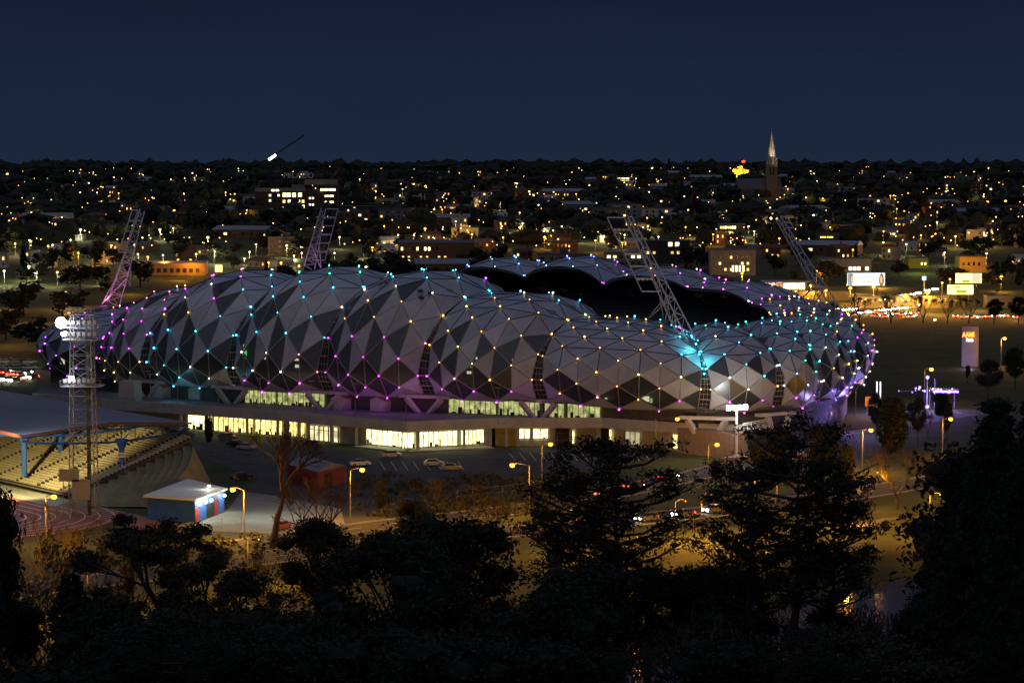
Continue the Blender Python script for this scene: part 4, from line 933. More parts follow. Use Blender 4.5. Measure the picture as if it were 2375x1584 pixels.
# red brick factory with the roof letters
t, p, s = landmark('factory_building', 'long red brick factory with bright window rows beneath large rooftop letters', 'factory', 690, 492, 'the red brick factory')
blk(t, 'wall', W_['brick'], s, -98, 20, 0, 46, 20); blk(t, 'wall', W_['brick'], s, 20, 62, 0, 52, 20); blk(t, 'tower_wall', W_['brick'], s, 62, 92, 0, 62, 20, yoff=-2)
blk(t, 'parapet', W_['cream'], s, 16, 90, 62, 74, 18, yoff=1); blk(t, 'parapet', W_['cream'], s, -98, 18, 46.1, 54, 19, yoff=.5); blk(t, 'plant_room', W_['cream'], s, -14, 16, 54.1, 62, 12, yoff=2)
wgrid(t, s, [-34, -24, -12, 2], [34], 8, 9, [PALEY], rb_, .85, name='window'); wgrid(t, s, [-66, -55, -46], [35, 23], 5, 5, [wcool], rb_, .6); wgrid(t, s, [-34, -22, -10, 0, 10], [20, 8], 6, 7, [PALEY, wwarm], rb_, .75)
wgrid(t, s, [27, 34], [14, 29], 4, 4, [PALEY], rb_, .9); wgrid(t, s, [64, 75], [20, 34], 9, 4, [PALEY], rb_, 1, -2); wgrid(t, s, [54, 63, 73, 81], [48], 7.5, 5, [PALEY], rb_, 1, -2); wgrid(t, s, [-60, -50], [47], 7, 4, [PALEY], rb_, .8, .4)
v = MB()
for q in range(7): v.box((-38 + q * 13.2) * s - .1, (-38 + q * 13.2) * s + .1, 6, 6.3, 54 * s, 92 * s)
for z in (77, 91): v.box(-39 * s, 42 * s, 6, 6.2, z * s, z * s + .2)
v.build('sign_frame', W_['grey'], t)
text('PELACO', 5.6, .15, 'roof_lettering', mat('letter_white', (.85, .83, .8), .6, .05), t, (1.5 * s, 5.8, 78 * s), sc=(1.18, 1, 1))
LM.append((700, 420, 'the rooftop letters'))
t, p, s = landmark('lit_depot', 'low depot with glowing yellow-green frontage left of the red brick factory', 'depot', 566, 470, 'the glowing depot')
blk(t, 'wall', W_['cream'], s, -30, 26, 0, 16, 12); blk(t, 'roof', R_['iron'], s, -32, 28, 16.1, 18, 14, yoff=-1); wgrid(t, s, [-1, 6, 13], [8], 6, 7, [emit('depot_yellow', (.9, 1, .12), 3, False)], rb_, 1); wgrid(t, s, [-26, -19, -12, -6, 17], [2], 4, 4, [PALEY, wwarm], rb_, .9)
# school, warehouses with lit strips, clock tower, orange lit villa
def simple(name, label, cat, px, py, words, w, h, wall, roofm, wins, dep=14, gh=0):
    t, p, s = landmark(name, label, cat, px, py, words); blk(t, 'wall', wall, s, -w / 2, w / 2, 0, h, dep)
    if gh: r = gable(w * s, dep, 0, gh * s); r.v = [(x, y + dep / 2, z + h * s + .02) for x, y, z in r.v]; r.build('roof', roofm, t)
    else: blk(t, 'roof', roofm, s, -w / 2 - .6, w / 2 + .6, h + .05, h + 1.5, dep + .8, yoff=-.4)
    for (xs_, ys_, ww, hh, ms, lit) in wins: wgrid(t, s, xs_, ys_, ww, hh, ms, rb_, lit)
    return t, p, s
rng_ = lambda a, n, st: [a + q * st for q in range(n)]
simple('mill_building', 'long dark brick mill with a row of pale square windows behind the stadium', 'mill', 1012, 602, 'the long dark mill', 176, 38, W_['brick'], R_['slate'], [(rng_(-82, 10, 9), [20], 5, 8, [wcool, PALEY], .6), (rng_(-80, 8, 14), [4], 5, 3, [wwarm], .5)], gh=6)
simple('lit_warehouse', 'low warehouse with a bright white strip under its roof', 'warehouse', 916, 478, 'the white strip warehouse', 62, 10, W_['grey'], R_['iron'], [([-28, 0], [3], 26, 3.2, [PALEY], 1)])
simple('lit_hall', 'wide low hall with dim lit gable right of the white strip warehouse', 'hall', 1062, 488, 'the dim hall', 56, 9, W_['cream'], R_['iron'], [([-24, 6], [4], 18, 3, [worg], 1)], gh=4)
simple('office_block', 'office block with a lit column and short window rows behind the second mast', 'office', 830, 500, 'the lit column office', 80, 20, W_['dark'], R_['slate'], [(rng_(-36, 9, 6), [8], 3.4, 5, [wcool], .75), ([-10], [2], 4, 16, [PALEY], 1)])
t, p, s = simple('villa', 'orange lit villa with arched parapet and two wings', 'villa', 1078, 552, 'the orange lit villa', 62, 22, W_['white'], R_['slate'], [(rng_(-24, 6, 9), [5], 3, 8, [wdark], 0)]); v = MB()
for q in range(9):
    a, b = PI * q / 8, PI * (q + 1) / 8; 
    if q < 8: v.face([(0, -.2, 23 * s), (10 * s * math.cos(a), -.2, 23 * s + 7 * s * math.sin(a)), (10 * s * math.cos(b), -.2, 23 * s + 7 * s * math.sin(b))])
v.build('gable_top', W_['white'], t); point(p + Vector((0, -9, 3)), SOD, 1600, .4, t); point(p + Vector((-14, -6, 2)), SOD, 1000, .4, t)
t, p, s = landmark('clock_tower', 'slim orange lit clock tower with domed cap', 'tower', 1105, 488, 'the small clock tower', None)
blk(t, 'shaft', W_['cream'], s, -5, 5, 0, 30, 10 * s); v = MB(); v.ball((0, 5 * s, 31 * s), 5.2 * s, 2, sq=(1, 1, 1.1)); v.tube((0, 5 * s, 36 * s), (0, 5 * s, 44 * s), .8 * s, .1 * s, 6); v.build('dome_cap', R_['slate'], t); v = MB(); v.box(-3 * s, 3 * s, -.2, -.05, 3 * s, 12 * s); v.build('lit_base', emit('tower_orange', (1, .5, .06), 1.6, False), t); v = MB(); v.ball((0, -.1, 23 * s), 2.2 * s, 2, sq=(1, .1, 1)); v.build('clock_face', emit('clock_glow', (1, .75, .35), .8, False), t)
point(p + Vector((0, -6, 4)), (1, .55, .12), 1500, .4, t)
# church with tall spire
t, p, s = landmark('church', 'dark stone church with a tall pale floodlit spire above the skyline', 'church', 1790, 475, 'the church spire', 2300)
stone = mat('church_stone', (.2, .17, .14), .85, .25, .3)
blk(t, 'tower', stone, s, -12.5, 12.5, 0, 72, 25 * s); v = MB(); v.tube((0, 12.5 * s, 72 * s), (0, 12.5 * s, 150 * s), 11.5 * s * 1.1, .3, 8)
for x in (-11, 11):
    for y in (1, 24): v.tube((x * s, y * s, 72 * s), (x * s, y * s, 90 * s), 2.2 * s, .1, 6)
v.build('spire', mat('spire_stone', (.36, .31, .25), .8, .2, .4), t); v = MB()
for x in (-6, 1.5): v.box(x * s, (x + 4.5) * s, -.15, -.05, 48 * s, 66 * s)
v.build('belfry_window', wdark, t); v = MB(); v.tube((0, 12.5 * s, 150 * s), (0, 12.5 * s, 157 * s), .2, .2, 4); v.box(-1.2, 1.2, 12.5 * s - .2, 12.5 * s + .2, 153.5 * s, 154 * s); v.build('cross', stone, t)
n = gable(100 * s, 50 * s, 0, 18 * s); n.v = [(x - 28 * s, y + 32 * s, z + 22 * s) for x, y, z in n.v]; n.build('nave_roof', R_['slate'], t); blk(t, 'nave_wall', stone, s, -78, 22, 0, 22, 48 * s, yoff=4 * s)
point(p + Vector((0, -10, 72 * s + 2)), (1, .82, .6), 22000, .5, t, spot=1.0, aim=p + Vector((0, 4, 120 * s))); point(p + Vector((18, -10, 60 * s)), (1, .8, .55), 9000, .5, t, spot=1.2, aim=p + Vector((0, 4, 110 * s)))
# golden floodlit hall with domes, far off
t, p, s = landmark('golden_hall', 'far golden floodlit hall with clustered domed towers left of the church spire', 'hall', 1716, 418, 'the golden hall', 3000)
gold = mat('golden_stone', (.5, .36, .16), .8, .2, .2)
for x0, x1, h in ((-27, 28, 12), (-17, -5, 25), (-5, 7, 31), (9, 21, 23)): blk(t, 'wing' if h == 12 else 'tower', gold, s, x0, x1, 0, h, 14, yoff=0 if h == 12 else 1)
for x, h in ((-9, 24), (1, 30), (13, 22)): v = MB(); v.ball((x * s, 6, h * s), 4.6 * s, 2, sq=(1, 1, 1.15)); v.build('dome_cap', gold, t)
for x in (-18, -7, 4, 16, 24): point(p + Vector((x * s, -14, 5)), (1, .5, .04), 16000, .5, t)
for x in (-18, -10, 0, 8, 17): v = MB(); v.box(x * s - 2, x * s + 2, -.4, -.2, 3 * s, 9 * s); v.build('lit_arch', emit('gold_arch', (1, .55, .04), 2.2, False), t)
tt_, pp_, s2 = landmark('red_beacon_mast', 'thin mast with a red beacon above the golden hall', 'mast', 1724, 415, 'the red beacon', 3200); v = MB(); v.tube((0, 0, 0), (0, 0, 40 * s2), .5, .3, 5); v.build('pole', poleM, tt_); v = MB(); v.ball((0, 0, 41 * s2), 1.5, 1, sq=(1.8, 1, 1)); v.build('beacon', emit('beacon_red', (1, .04, .03), 6, False), tt_)
# crane with its white lit counter box
t, p, s = landmark('tower_crane', 'tower crane with long thin jib and a white lit box, on the skyline', 'crane', 628, 452, 'the tower crane', 2500)
v = MB(); b0 = Vector((-5 * s, 0, 72 * s)); b1 = Vector((78 * s, 0, 129 * s))
for o in ((0, 0, 0), (0, 0, 2.2), (0, 1.6, 1.1)): v.tube(b0 + Vector(o), b1 + Vector(o) * .4, .22)
for q in range(22): a = b0.lerp(b1, q / 22); c = b0.lerp(b1, (q + 1) / 22); v.tube(a, c + Vector((0, 0, 2)), .12)
v.build('jib', darkm, t); v = MB()
for x in (-1, 1):
    for y in (-1, 1): v.tube((x, y, -5), (x, y, 74 * s), .2)
for q in range(12): v.tube((-1, -1, q * 6 * s), (1, -1, (q + 1) * 6 * s), .12)
v.build('mast', darkm, t); v = MB(); M = Matrix.Translation((4 * s, -.6, 79 * s)) @ Matrix.Rotation(-math.atan2(57, 83), 4, 'Y'); v.box(-10 * s, 10 * s, -.5, .5, -2.6 * s, 2.6 * s, M=M); v.build('light_box', emit('box_white', (1, 1, 1), 7, False), t)
# named blocks of the middle distance
simple('apartment_building', 'stepped pale apartment building with scattered yellow windows right of the near mast', 'apartments', 1700, 640, 'the stepped pale apartments', 105, 58, W_['cream'], R_['slate'], [(rng_(-46, 7, 13), [10, 24, 38], 5, 6, [wwarm, wcool], .3), ([-2, 6, 14, 22], [8], 4, 14, [PALEY], 1)])
simple('apartment_building', 'dark flat apartment building with lit top floor behind the near mast', 'apartments', 1540, 612, 'the dark flat apartments', 120, 52, W_['dark'], R_['slate'], [(rng_(-54, 8, 14), [6, 22, 38], 6, 6, [wwarm, worg], .32), ([10, 26], [40], 9, 9, [PALEY], .8)])
simple('apartment_building', 'low apartment building with white frame roof left of the near mast', 'apartments', 1450, 620, 'the white framed apartments', 96, 34, W_['grey'], R_['iron'], [(rng_(-42, 6, 14), [6, 20], 8, 6, [wwarm, PALEY], .35)])
simple('brick_hotel', 'orange lit brick hotel corner with many sash windows', 'hotel', 1310, 592, 'the brick hotel', 60, 30, W_['brick'], R_['slate'], [(rng_(-26, 6, 9), [6, 18], 3, 6, [worg], .3)])
simple('office_building', 'dark office with two lit yellow window rows above the church side of the roof', 'office', 1698, 545, 'the two row office', 62, 24, W_['dark'], R_['slate'], [(rng_(-28, 7, 5.4), [14], 4, 6, [wwarm, PALEY], .85), (rng_(-28, 6, 5.4), [2], 4, 6, [wwarm], .5)])
simple('long_white_building', 'long pale flat roofed building with eight bright ground windows', 'building', 1962, 633, 'the long pale building', 118, 32, W_['white'], R_['slate'], [(rng_(-22, 8, 9.6), [5], 7, 8, [emit('window_white', (1, .95, .75), 3, False)], .9)])
simple('corner_shop', 'orange lit corner building with round headed front', 'shop', 2256, 634, 'the orange corner building', 62, 36, mat('orange_stucco', (.55, .38, .15), .8, .15, .4), R_['slate'], [(rng_(-24, 4, 12), [16], 5, 8, [wdark], 0)])
simple('green_lit_house', 'house with a green-yellow lit side wall among trees', 'house', 2130, 625, 'the green lit house', 46, 24, mat('lime_wall', (.4, .42, .08), .8, .15, .4), R_['slate'], [([6, 14], [8], 4, 6, [wcool], 1)])
simple('lit_house', 'large two storey house with yellow lit verandas', 'house', 1922, 572, 'the lit veranda house', 50, 24, W_['dark'], R_['tile'], [([-20, -4], [18], 14, 3.4, [emit('veranda_yellow', (1, .6, .06), 2.2, False)], 1), ([-18, -4, 4], [4], 10, 5, [emit('veranda_yellow', (1, .6, .06), 2.2, False)], 1)], gh=5)
simple('lit_house', 'green-white lit house beneath tall dark trees right of the spire', 'house', 2056, 552, 'the green-white house', 52, 18, W_['cream'], R_['slate'], [(rng_(-22, 5, 9), [6], 6, 4, [wcool], .6)], gh=5)
simple('far_offices', 'far office block with stacked yellow window bands', 'office', 1446, 428, 'the banded far office', 30, 18, W_['dark'], R_['slate'], [(rng_(-14, 3, 9.6), [3, 8, 13], 8, 1.9, [wwarm, PALEY], .95)])
simple('far_offices', 'far orange brick block just left of the banded office', 'office', 1396, 426, 'the far orange block', 24, 18, W_['brick'], R_['slate'], [([2, 7], [2, 6, 10, 14], 3, 2, [wwarm], .7)])
simple('shopping_hall', 'dark long hall with bright sign strip at far right', 'hall', 2222, 466, 'the bright sign strip', 62, 10, W_['dark'], R_['slate'], [([-10], [3], 34, 3.2, [PALEY], 1), (rng_(-76, 7, 8), [-3], 4, 3, [wcool], .7)])
simple('orange_warehouse', 'long orange lit warehouse with sloping roof left of the stadium', 'warehouse', 400, 640, 'the orange warehouse', 150, 28, mat('orange_wall', (.42, .24, .12), .85, .2, .4), R_['iron'], [(rng_(-66, 9, 15), [6], 9, 10, [wdark], 0)], gh=5)
simple('pale_sheds', 'row of low pale sheds with small windows at far left', 'shed', 92, 478, 'the pale far sheds', 140, 12, W_['grey'], R_['iron'], [(rng_(-46, 6, 8), [5], 4, 2.4, [wwarm], .7)])
simple('pale_sheds', 'low cream shed under an orange lamp left of the first mast', 'shed', 275, 482, 'the cream far shed', 58, 10, W_['cream'], R_['tile'], [([-20, 4], [4], 5, 2.4, [worg], .5)])
simple('white_box_house', 'small white box house among dark trees left of the first mast', 'house', 183, 560, 'the white box house', 16, 13, W_['white'], R_['slate'], [([-6, 1], [7], 3.4, 3.4, [wdark], 0)])
for px, py, w_, lb in ((320, 612, 4500, 0), (390, 612, 4500, 0), (450, 615, 6000, 0), (2256, 616, 6000, 0), (2236, 612, 5000, 0), (2120, 610, 4500, 1), (1300, 575, 4000, 0)):
    q = onground(px, py + 22); point(q + Vector((0, -14, 7)), SOD if not lb else (.9, 1, .2), w_, .4, None, name='wall_wash')
t, p, s = landmark('lit_tank', 'bright orange-white glowing sign box on legs left of the second dome', 'sign', 507, 640, 'the glowing sign box'); v = MB(); v.box(-8 * s, 8 * s, 0, 1.2, 8 * s, 23 * s); v.build('light_box', emit('box_orange', (1, .6, .14), 4, False), t); v = MB(); v.tube((-5 * s, .5, -3), (-5 * s, .5, 8 * s), .25); v.tube((5 * s, .5, -3), (5 * s, .5, 8 * s), .25); v.build('leg', poleM, t)
# billboards
def billboard(px0, px1, py0, py1, ybase, label, words, face, parts):
    cx = (px0 + px1) / 2; t, p, s = landmark('billboard', label, 'billboard', cx, ybase, words); t['group'] = 'lit billboards beyond the stadium'; w = (px1 - px0) / 2 * s; z0, z1 = (ybase - py1) * s, (ybase - py0) * s
    v = MB(); v.box(-w, w, 0, .5, z0, z1); b = v.build('poster', face, t); v = MB(); v.tube((-w * .6, .3, -2), (-w * .6, .3, z0), .25); v.tube((w * .6, .3, -2), (w * .6, .3, z0), .25); v.box(-w - .2, w + .2, -.5, .6, z0 - .35, z0 - .02); v.build('support', darkm, t)
    for nm, m, x, z, rx, rz_, n, ly in parts:
        f = MB(); C = Vector((x * w, -.03 - ly * .004, z0 + z * (z1 - z0))); f.face([C + Vector((rx * w * math.cos(2 * PI * q / n + .3 * (n == 4) + (PI / 4 - .3) * (n == 4)), 0, rz_ * (z1 - z0) * math.sin(2 * PI * q / n + (PI / 4) * (n == 4)))) for q in range(n)]); f.build(nm, m, t)
    return t, p, s
e_ = lambda n, c, st=1.0: emit(n, c, st, False)
wh_ = emit('poster_white', (.8, .95, 1), 1.6, False, .25, .25); ye_ = emit('poster_yellow', (1, .85, .3), 2.2, False, .4, .3)
skin, hair, bluep, stripe = e_('poster_skin', (.85, .6, .4), .8), e_('poster_hair', (.03, .025, .02), .4), e_('poster_blue', (.1, .35, .6), .8), e_('poster_text', (.25, .55, .75), .8)
billboard(1965, 2052, 635, 664, 690, 'wide bright white billboard with a face at each end', 'the wide white billboard', wh_, [('portrait', bluep, -.87, .5, .17, .68, 4, 0), ('portrait', hair, -.76, .58, .09, .40, 16, 1), ('portrait', skin, -.75, .5, .07, .34, 16, 2), ('portrait', hair, .82, .45, .14, .52, 16, 1), ('portrait', skin, .80, .5, .065, .32, 16, 2), ('slogan', stripe, 0, .72, .5, .06, 4, 1), ('slogan', stripe, -.05, .5, .62, .05, 4, 1), ('slogan', stripe, .02, .3, .5, .05, 4, 1)])
billboard(2216, 2276, 636, 659, 700, 'upper yellow-white billboard of the two at right, clear of the trees', 'the upper yellow billboard', ye_, [('picture', e_('poster_cream', (.9, .8, .5), 1.0), .6, .5, .5, .7, 4, 0), ('picture', e_('poster_grass', (.5, .6, .08), 1.0), -.2, .2, .4, .2, 4, 1)])
billboard(2197, 2257, 661, 683, 722, 'lower yellow-white billboard partly behind bare branches', 'the lower yellow billboard', ye_, [('picture', e_('poster_green', (.35, .5, .05), 1.2), .1, .3, .6, .25, 4, 0), ('slogan', e_('poster_dark', (.1, .08, .03), .3), -.3, .75, .5, .08, 4, 1)])
# station canopy with bright strip lights
t, p, s = landmark('station', 'low railway station with white lit platform and long flat canopy', 'station', 1820, 700, 'the station')
blk(t, 'wall', W_['white'], s, -45, 50, 24, 40, 3, yoff=6); blk(t, 'canopy', R_['iron'], s, -52, 62, 44, 46, 14, yoff=-3); blk(t, 'retaining_wall', W_['grey'], s, -60, 150, 0, 22, 4, yoff=1)
v = MB(); v.box(-45 * s, -18 * s, 5.8, 5.95, 27 * s, 39 * s); v.build('lit_wall', emit('station_green', (.9, 1, .45), 1.6, True, .5, .3), t); v = MB(); v.box(0, 50 * s, 5.8, 5.95, 27 * s, 40 * s); v.build('lit_wall', emit('station_white', (.95, 1, .75), 2.0, True, .5, .4), t)
v = MB(); v.box(-16 * s, -3 * s, 5.6, 5.8, 36 * s, 46 * s); v.build('red_panel', e_('station_red', (.9, .06, .03), 1.0), t); v = MB(); v.box(-14 * s, -5 * s, 5.5, 5.58, 40 * s, 42 * s); v.build('white_bar', e_('station_bar', (.95, .9, .85), .9), t)
v = MB()
for q in range(12): v.box((-50 + q * 9) * s - .1, (-50 + q * 9) * s + .1, -2, -1.8, 20 * s, 44 * s)
v.build('canopy_post', poleM, t); 
for x in (-30, 20): point(p + Vector((x * s, 0, 43 * s)), (1, 1, .7), 900, .5, t)
t, p, s = landmark('blue_sign', 'small square bright blue-white sign between the billboards', 'sign', 2143, 700, 'the small blue sign'); v = MB(); v.box(-4.5 * s, 4.5 * s, 0, .5, 48 * s, 57 * s); v.build('board', e_('sign_blue', (.35, .7, 1), 2.2), t); v = MB(); v.tube((0, .2, 0), (0, .2, 48 * s), .3); v.build('post', poleM, t)
# shops along the lit road
for n, (px, w, m) in enumerate([(2020, 60, W_['cream']), (2095, 70, W_['white']), (2170, 60, W_['cream']), (2330, 80, W_['grey'])]):
    simple('road_shop', ['flat fronted shop beneath the wide white billboard', 'bright fronted shop right of the wide billboard, behind the brightest street lamps', 'shop with warm front behind the bare street trees, left of the lower yellow billboard', 'dim grey shop at far right of the busy road'][n], 'shop', px, 716, ['the shop under the billboard', 'the bright shop', 'the warm shop', 'the dim shop'][n], w, 26, m, R_['iron'], [(rng_(-w / 2 + 4, 5, w / 5.4), [16 if n != 3 else 8], 6, 6, [PALEY, wwarm], .75 if n != 3 else .2)], dep=9)
# ------------------------------------------------------------------ busy road with cars, right of the stadium
v, e = road([(205, 1330), (165, 1180), (150, 1105), (172, 1072), (215, 1062), (300, 1060)], 16, .03, asphalt, 'busy_road'); wtop(v, 'busy_road', asphalt, kind='structure')
v, e = road([(-60, 1150), (60, 1125), (140, 1100)], 12, .035, asphalt, 'busy_road'); wtop(v, 'side_road', asphalt, kind='structure')
cps = [car('jam_car', 'car', pt, True, (0, -50, -20), 0, None, 2.5) for pt in (silver, pblack, pwhite, pred, pgrey)]
cn = [('silver', 0), ('black', 1), ('white', 2), ('red', 3), ('grey', 4)]; used = [False] * 5; jam = []
rj = random.Random(8)
def put(px, py, rz, z=.05):
    q = onz(px, py, z)
    if q.y > 1145: q = onground(px, py)
    q.z = ground(q.x, q.y) + .04; k = rj.randrange(5)
    if not used[k]: used[k] = True; o = cps[k]; o.location = q; o.rotation_euler = (0, 0, rz)
    else: o = dup(cps[k], q, rz)
    jam.append((px, py, o, cn[k][0], 'white headlights' if math.sin(rz) < 0 else 'red tail lights'))
for q in range(26): put(1940 + q * 9.4 + rj.uniform(-3, 3), 728 - q * 2.2 + rj.uniform(-2, 2), -2.0 + rj.uniform(-.2, .2))
for q in range(24): put(1945 + q * 9.4 + rj.uniform(-3, 3), 735 - q * 1.2 + rj.uniform(-2, 2), -2.1 + rj.uniform(-.2, .2))
for q in range(14): put(2030 + q * 7.6 + rj.uniform(-3, 3), 735 + rj.uniform(-7, 4), 1.15 + rj.uniform(-.3, .2))
for q in range(8): put(2215 + q * 20 + rj.uniform(-4, 4), 738 + rj.uniform(-3, 2), 1.2 + rj.uniform(-.3, .3))
for q in range(3): put(1935 + q * 9, 716 + q * 3, -2.0)
LM += [(1950, 712, 'the stadium edge'), (2230, 740, 'the sign pylon')]
for px, py, w in ((1960, 715, 3000), (2010, 722, 3500), (2060, 726, 3500), (2110, 718, 3500), (2160, 728, 3500), (2230, 734, 2500), (1990, 690, 2500), (2090, 700, 3000), (2340, 736, 1500), (1950, 690, 3500), (2040, 680, 3500), (2200, 700, 4000), (2270, 720, 2500)):
    q = onz(px, py, 0); point(q + Vector((0, -2, 6)), (1, .45, .07), w * 3.2, .6, None, name='road_glow')
# cars on the left road edge
for px, py, k, lb in ((30, 872, 0, 'red tail lights of a car at far left, upper lane'), (60, 869, 1, 'second car with red tail lights at far left, nearer the stadium'), (15, 884, 2, 'white headlights of a car at far left, lower lane'), (48, 881, 0, 'car with white headlights at far left close behind another'), (75, 879, 3, 'white headlights nearest the stadium at far left'), (33, 886, 4, 'white headlights lowest of the far left cars'), (12, 868, 3, 'red tail lights highest of the far left cars'), (45, 873, 1, 'red tail lights in the middle of the far left group')):
    q = onz(px, py, .05); o = dup(cps[k], q, 1.2 if 'red' in lb else -2.0, None, lb, 'cars on the road left of the stadium')
v, e = road([(-220, 690), (-160, 742), (-120, 775), (-60, 830)], 14, .03, asphalt, 'left_road'); wtop(v, 'left_road', asphalt, kind='structure')
# ------------------------------------------------------------------ street lamps of the suburb
def lamp_proto(name, h, r, m):
    t = thing(name, 'lamp', 'street lamp'); v = MB(); v.tube((0, 0, -1), (0, 0, h), .12, .08, 4); v.build('pole', poleM, t); v = MB(); v.ball((0, -.3, h), r, 1, sq=(1, 1, .8)); v.build('lamp_head', m, t); t.location = (0, -60, -30); return t
FARK = {'W': mercf, 'O': sodf, 'C': whitel}
KIND = {'W': ('pale yellow', merc), 'O': ('orange', sodium), 'C': ('cold white', whitel)}
LP = {}
def suburb_lamp(px, py, kd, size, glow=False):
    h = 7.0; q = onground(px, py, h)
    if q is None: return
    q.z = ground(q.x, q.y); sz = max(.38, q.y / 2587 * size); k = (kd, round(sz * 5) / 5 + .1)
    if k not in LP: LP[k] = lamp_proto('street_lamp', h, k[1], KIND[kd][1] if size > 1 else FARK[kd]); o = LP[k]; o.location = q
    else: o = dup(LP[k], q)
    lamps.append((px, py, o, KIND[kd][0], 'large' if size > 1 else 'small'))
    if glow and q.y < 3300: point(q + Vector((0, -2.5, 5.4)), SOD if kd == 'O' else (1, .75, .35), 4200, .5, None, name='street_and_fill_light')
    return q
lamps = []
BIG = [(17, 405, 'W'), (187, 534, 'W'), (309, 524, 'W'), (371, 534, 'W'), (482, 552, 'W'), (242, 580, 'W'), (498, 584, 'W'), (182, 589, 'O'), (214, 588, 'O'), (343, 598, 'O'), (413, 604, 'O'), (442, 603, 'O'), (67, 620, 'C'), (85, 630, 'C'), (10, 629, 'W'), (153, 681, 'O'), (404, 489, 'O'), (623, 611, 'O'), (652, 611, 'O'), (849, 619, 'W'), (948, 606, 'W'), (986, 531, 'O'), (1094, 388, 'W'), (1263, 551, 'O'), (1443, 563, 'O'), (1513, 391, 'W'), (1769, 406, 'W'), (1753, 406, 'W'), (1887, 500, 'C'), (1942, 513, 'W'), (1788, 507, 'W'), (2332, 467, 'O'), (1721, 635, 'O'), (2322, 643, 'O'), (1881, 665, 'O'), (1915, 674, 'O'), (1972, 669, 'O'), (2026, 668, 'O'), (2100, 688, 'O'), (2151, 678, 'O'), (2168, 744, 'W'), (1342, 539, 'W')]
SML = [(187, 394, 'O'), (188, 410, 'W'), (419, 378, 'W'), (403, 403, 'W'), (206, 426, 'W'), (186, 447, 'W'), (153, 442, 'W'), (89, 502, 'W'), (231, 516, 'W'), (402, 530, 'W'), (122, 569, 'W'), (164, 557, 'W'), (63, 582, 'W'), (133, 634, 'W'), (225, 631, 'W'), (378, 593, 'W'), (455, 591, 'W'), (15, 680, 'O'), (558, 498, 'O'), (487, 515, 'W'), (579, 585, 'W'), (567, 602, 'W'), (320, 591, 'W'), (891, 525, 'O'), (920, 484, 'W'), (948, 483, 'O'), (960, 546, 'W'), (844, 571, 'W'), (665, 570, 'W'), (594, 569, 'W'), (864, 575, 'O'), (1094, 544, 'O'), (912, 430, 'W'), (857, 403, 'W'), (688, 387, 'O'), (652, 387, 'O'), (1080, 410, 'W'), (1007, 486, 'W'), (970, 493, 'W'), (776, 589, 'W'), (700, 588, 'W'), (682, 595, 'W'), (1263, 532, 'W'), (1283, 535, 'W'), (1245, 531, 'W'), (1303, 525, 'W'), (1381, 559, 'O'), (1527, 551, 'W'), (1596, 488, 'W'), (1312, 428, 'W'), (1587, 456, 'W'), (1284, 446, 'W'), (1167, 551, 'O'), (1212, 519, 'W'), (1164, 525, 'W'), (1249, 476, 'W'), (1303, 475, 'W'), (1293, 488, 'W'), (1504, 441, 'O'), (1199, 426, 'W'), (1320, 571, 'O'), (1367, 430, 'W'), (1538, 384, 'O'), (1452, 385, 'O'), (1898, 426, 'O'), (1854, 455, 'O'), (1765, 436, 'O'), (1770, 482, 'W'), (1786, 482, 'W'), (1736, 525, 'W'), (1754, 511, 'O'), (2097, 491, 'O'), (2102, 567, 'W'), (2060, 573, 'O'), (2283, 546, 'W'), (1978, 580, 'O'), (2136, 547, 'O'), (2310, 504, 'O'), (2018, 455, 'O'), (2073, 454, 'O'), (2106, 449, 'O'), (2185, 452, 'O'), (2190, 535, 'W'), (2243, 393, 'O'), (2259, 399, 'W'), (1894, 630, 'O'), (2203, 650, 'O'), (2185, 658, 'O'), (2361, 705, 'O'), (1965, 530, 'W'), (2211, 535, 'O'), (2191, 587, 'W'), (2288, 589, 'W'), (2284, 599, 'O')]
for n, (px, py, k) in enumerate(BIG):
    q = suburb_lamp(px, py, k, .9 if px == 2168 else 1.25 if py < 640 else 2.8 if px in (2100, 2151) else 1.8)
    if q is not None and px != 2168 and (py > 500 or n % 2 == 0): point(q + Vector((0, -1.5, 5.6)), SOD if k == 'O' else (1, .9, .5), 5200 if py < 620 else 7500, .5, None, name='street_and_fill_light')
for px, py, k in SML:
    q = suburb_lamp(px, py, k, .72)
    if q is not None and py > 515: point(q + Vector((0, -2.5, 5.6)), SOD if k == 'O' else (1, .8, .4), 4200, .5, None, name='street_and_fill_light')
rs = random.Random(77)
for q in range(160):
    px = rs.uniform(5, 2370); py = 381 + (rs.random() ** 1.4) * 190
    if 590 < px < 790 and 415 < py < 495: continue
    suburb_lamp(px, py, rs.choice('WWWO') if px < 1650 else rs.choice('WOO'), rs.choice([.32, .36, .42, .5]), True)
v = MB(); rs2 = random.Random(99)
for q in range(1450):
    px = rs2.uniform(-300, 2700); py = 380 + (rs2.random() ** 1.7) * 190
    if 590 < px < 790 and 415 < py < 495: continue
    p = onground(px, py, 5)
    if p: v.ball((p.x, p.y - 1, p.z), max(.3, p.y / 2587 * rs2.choice([.25, .3, .4])), 1, rs2.choice([0, 1])  if px < 1500 else rs2.choice([0, 1, 1, 1]))
wtop(v, 'distant_lights', [mercf, sodf], 'countless tiny distant lights scattered over the dark suburb', 'lights', kind='stuff')
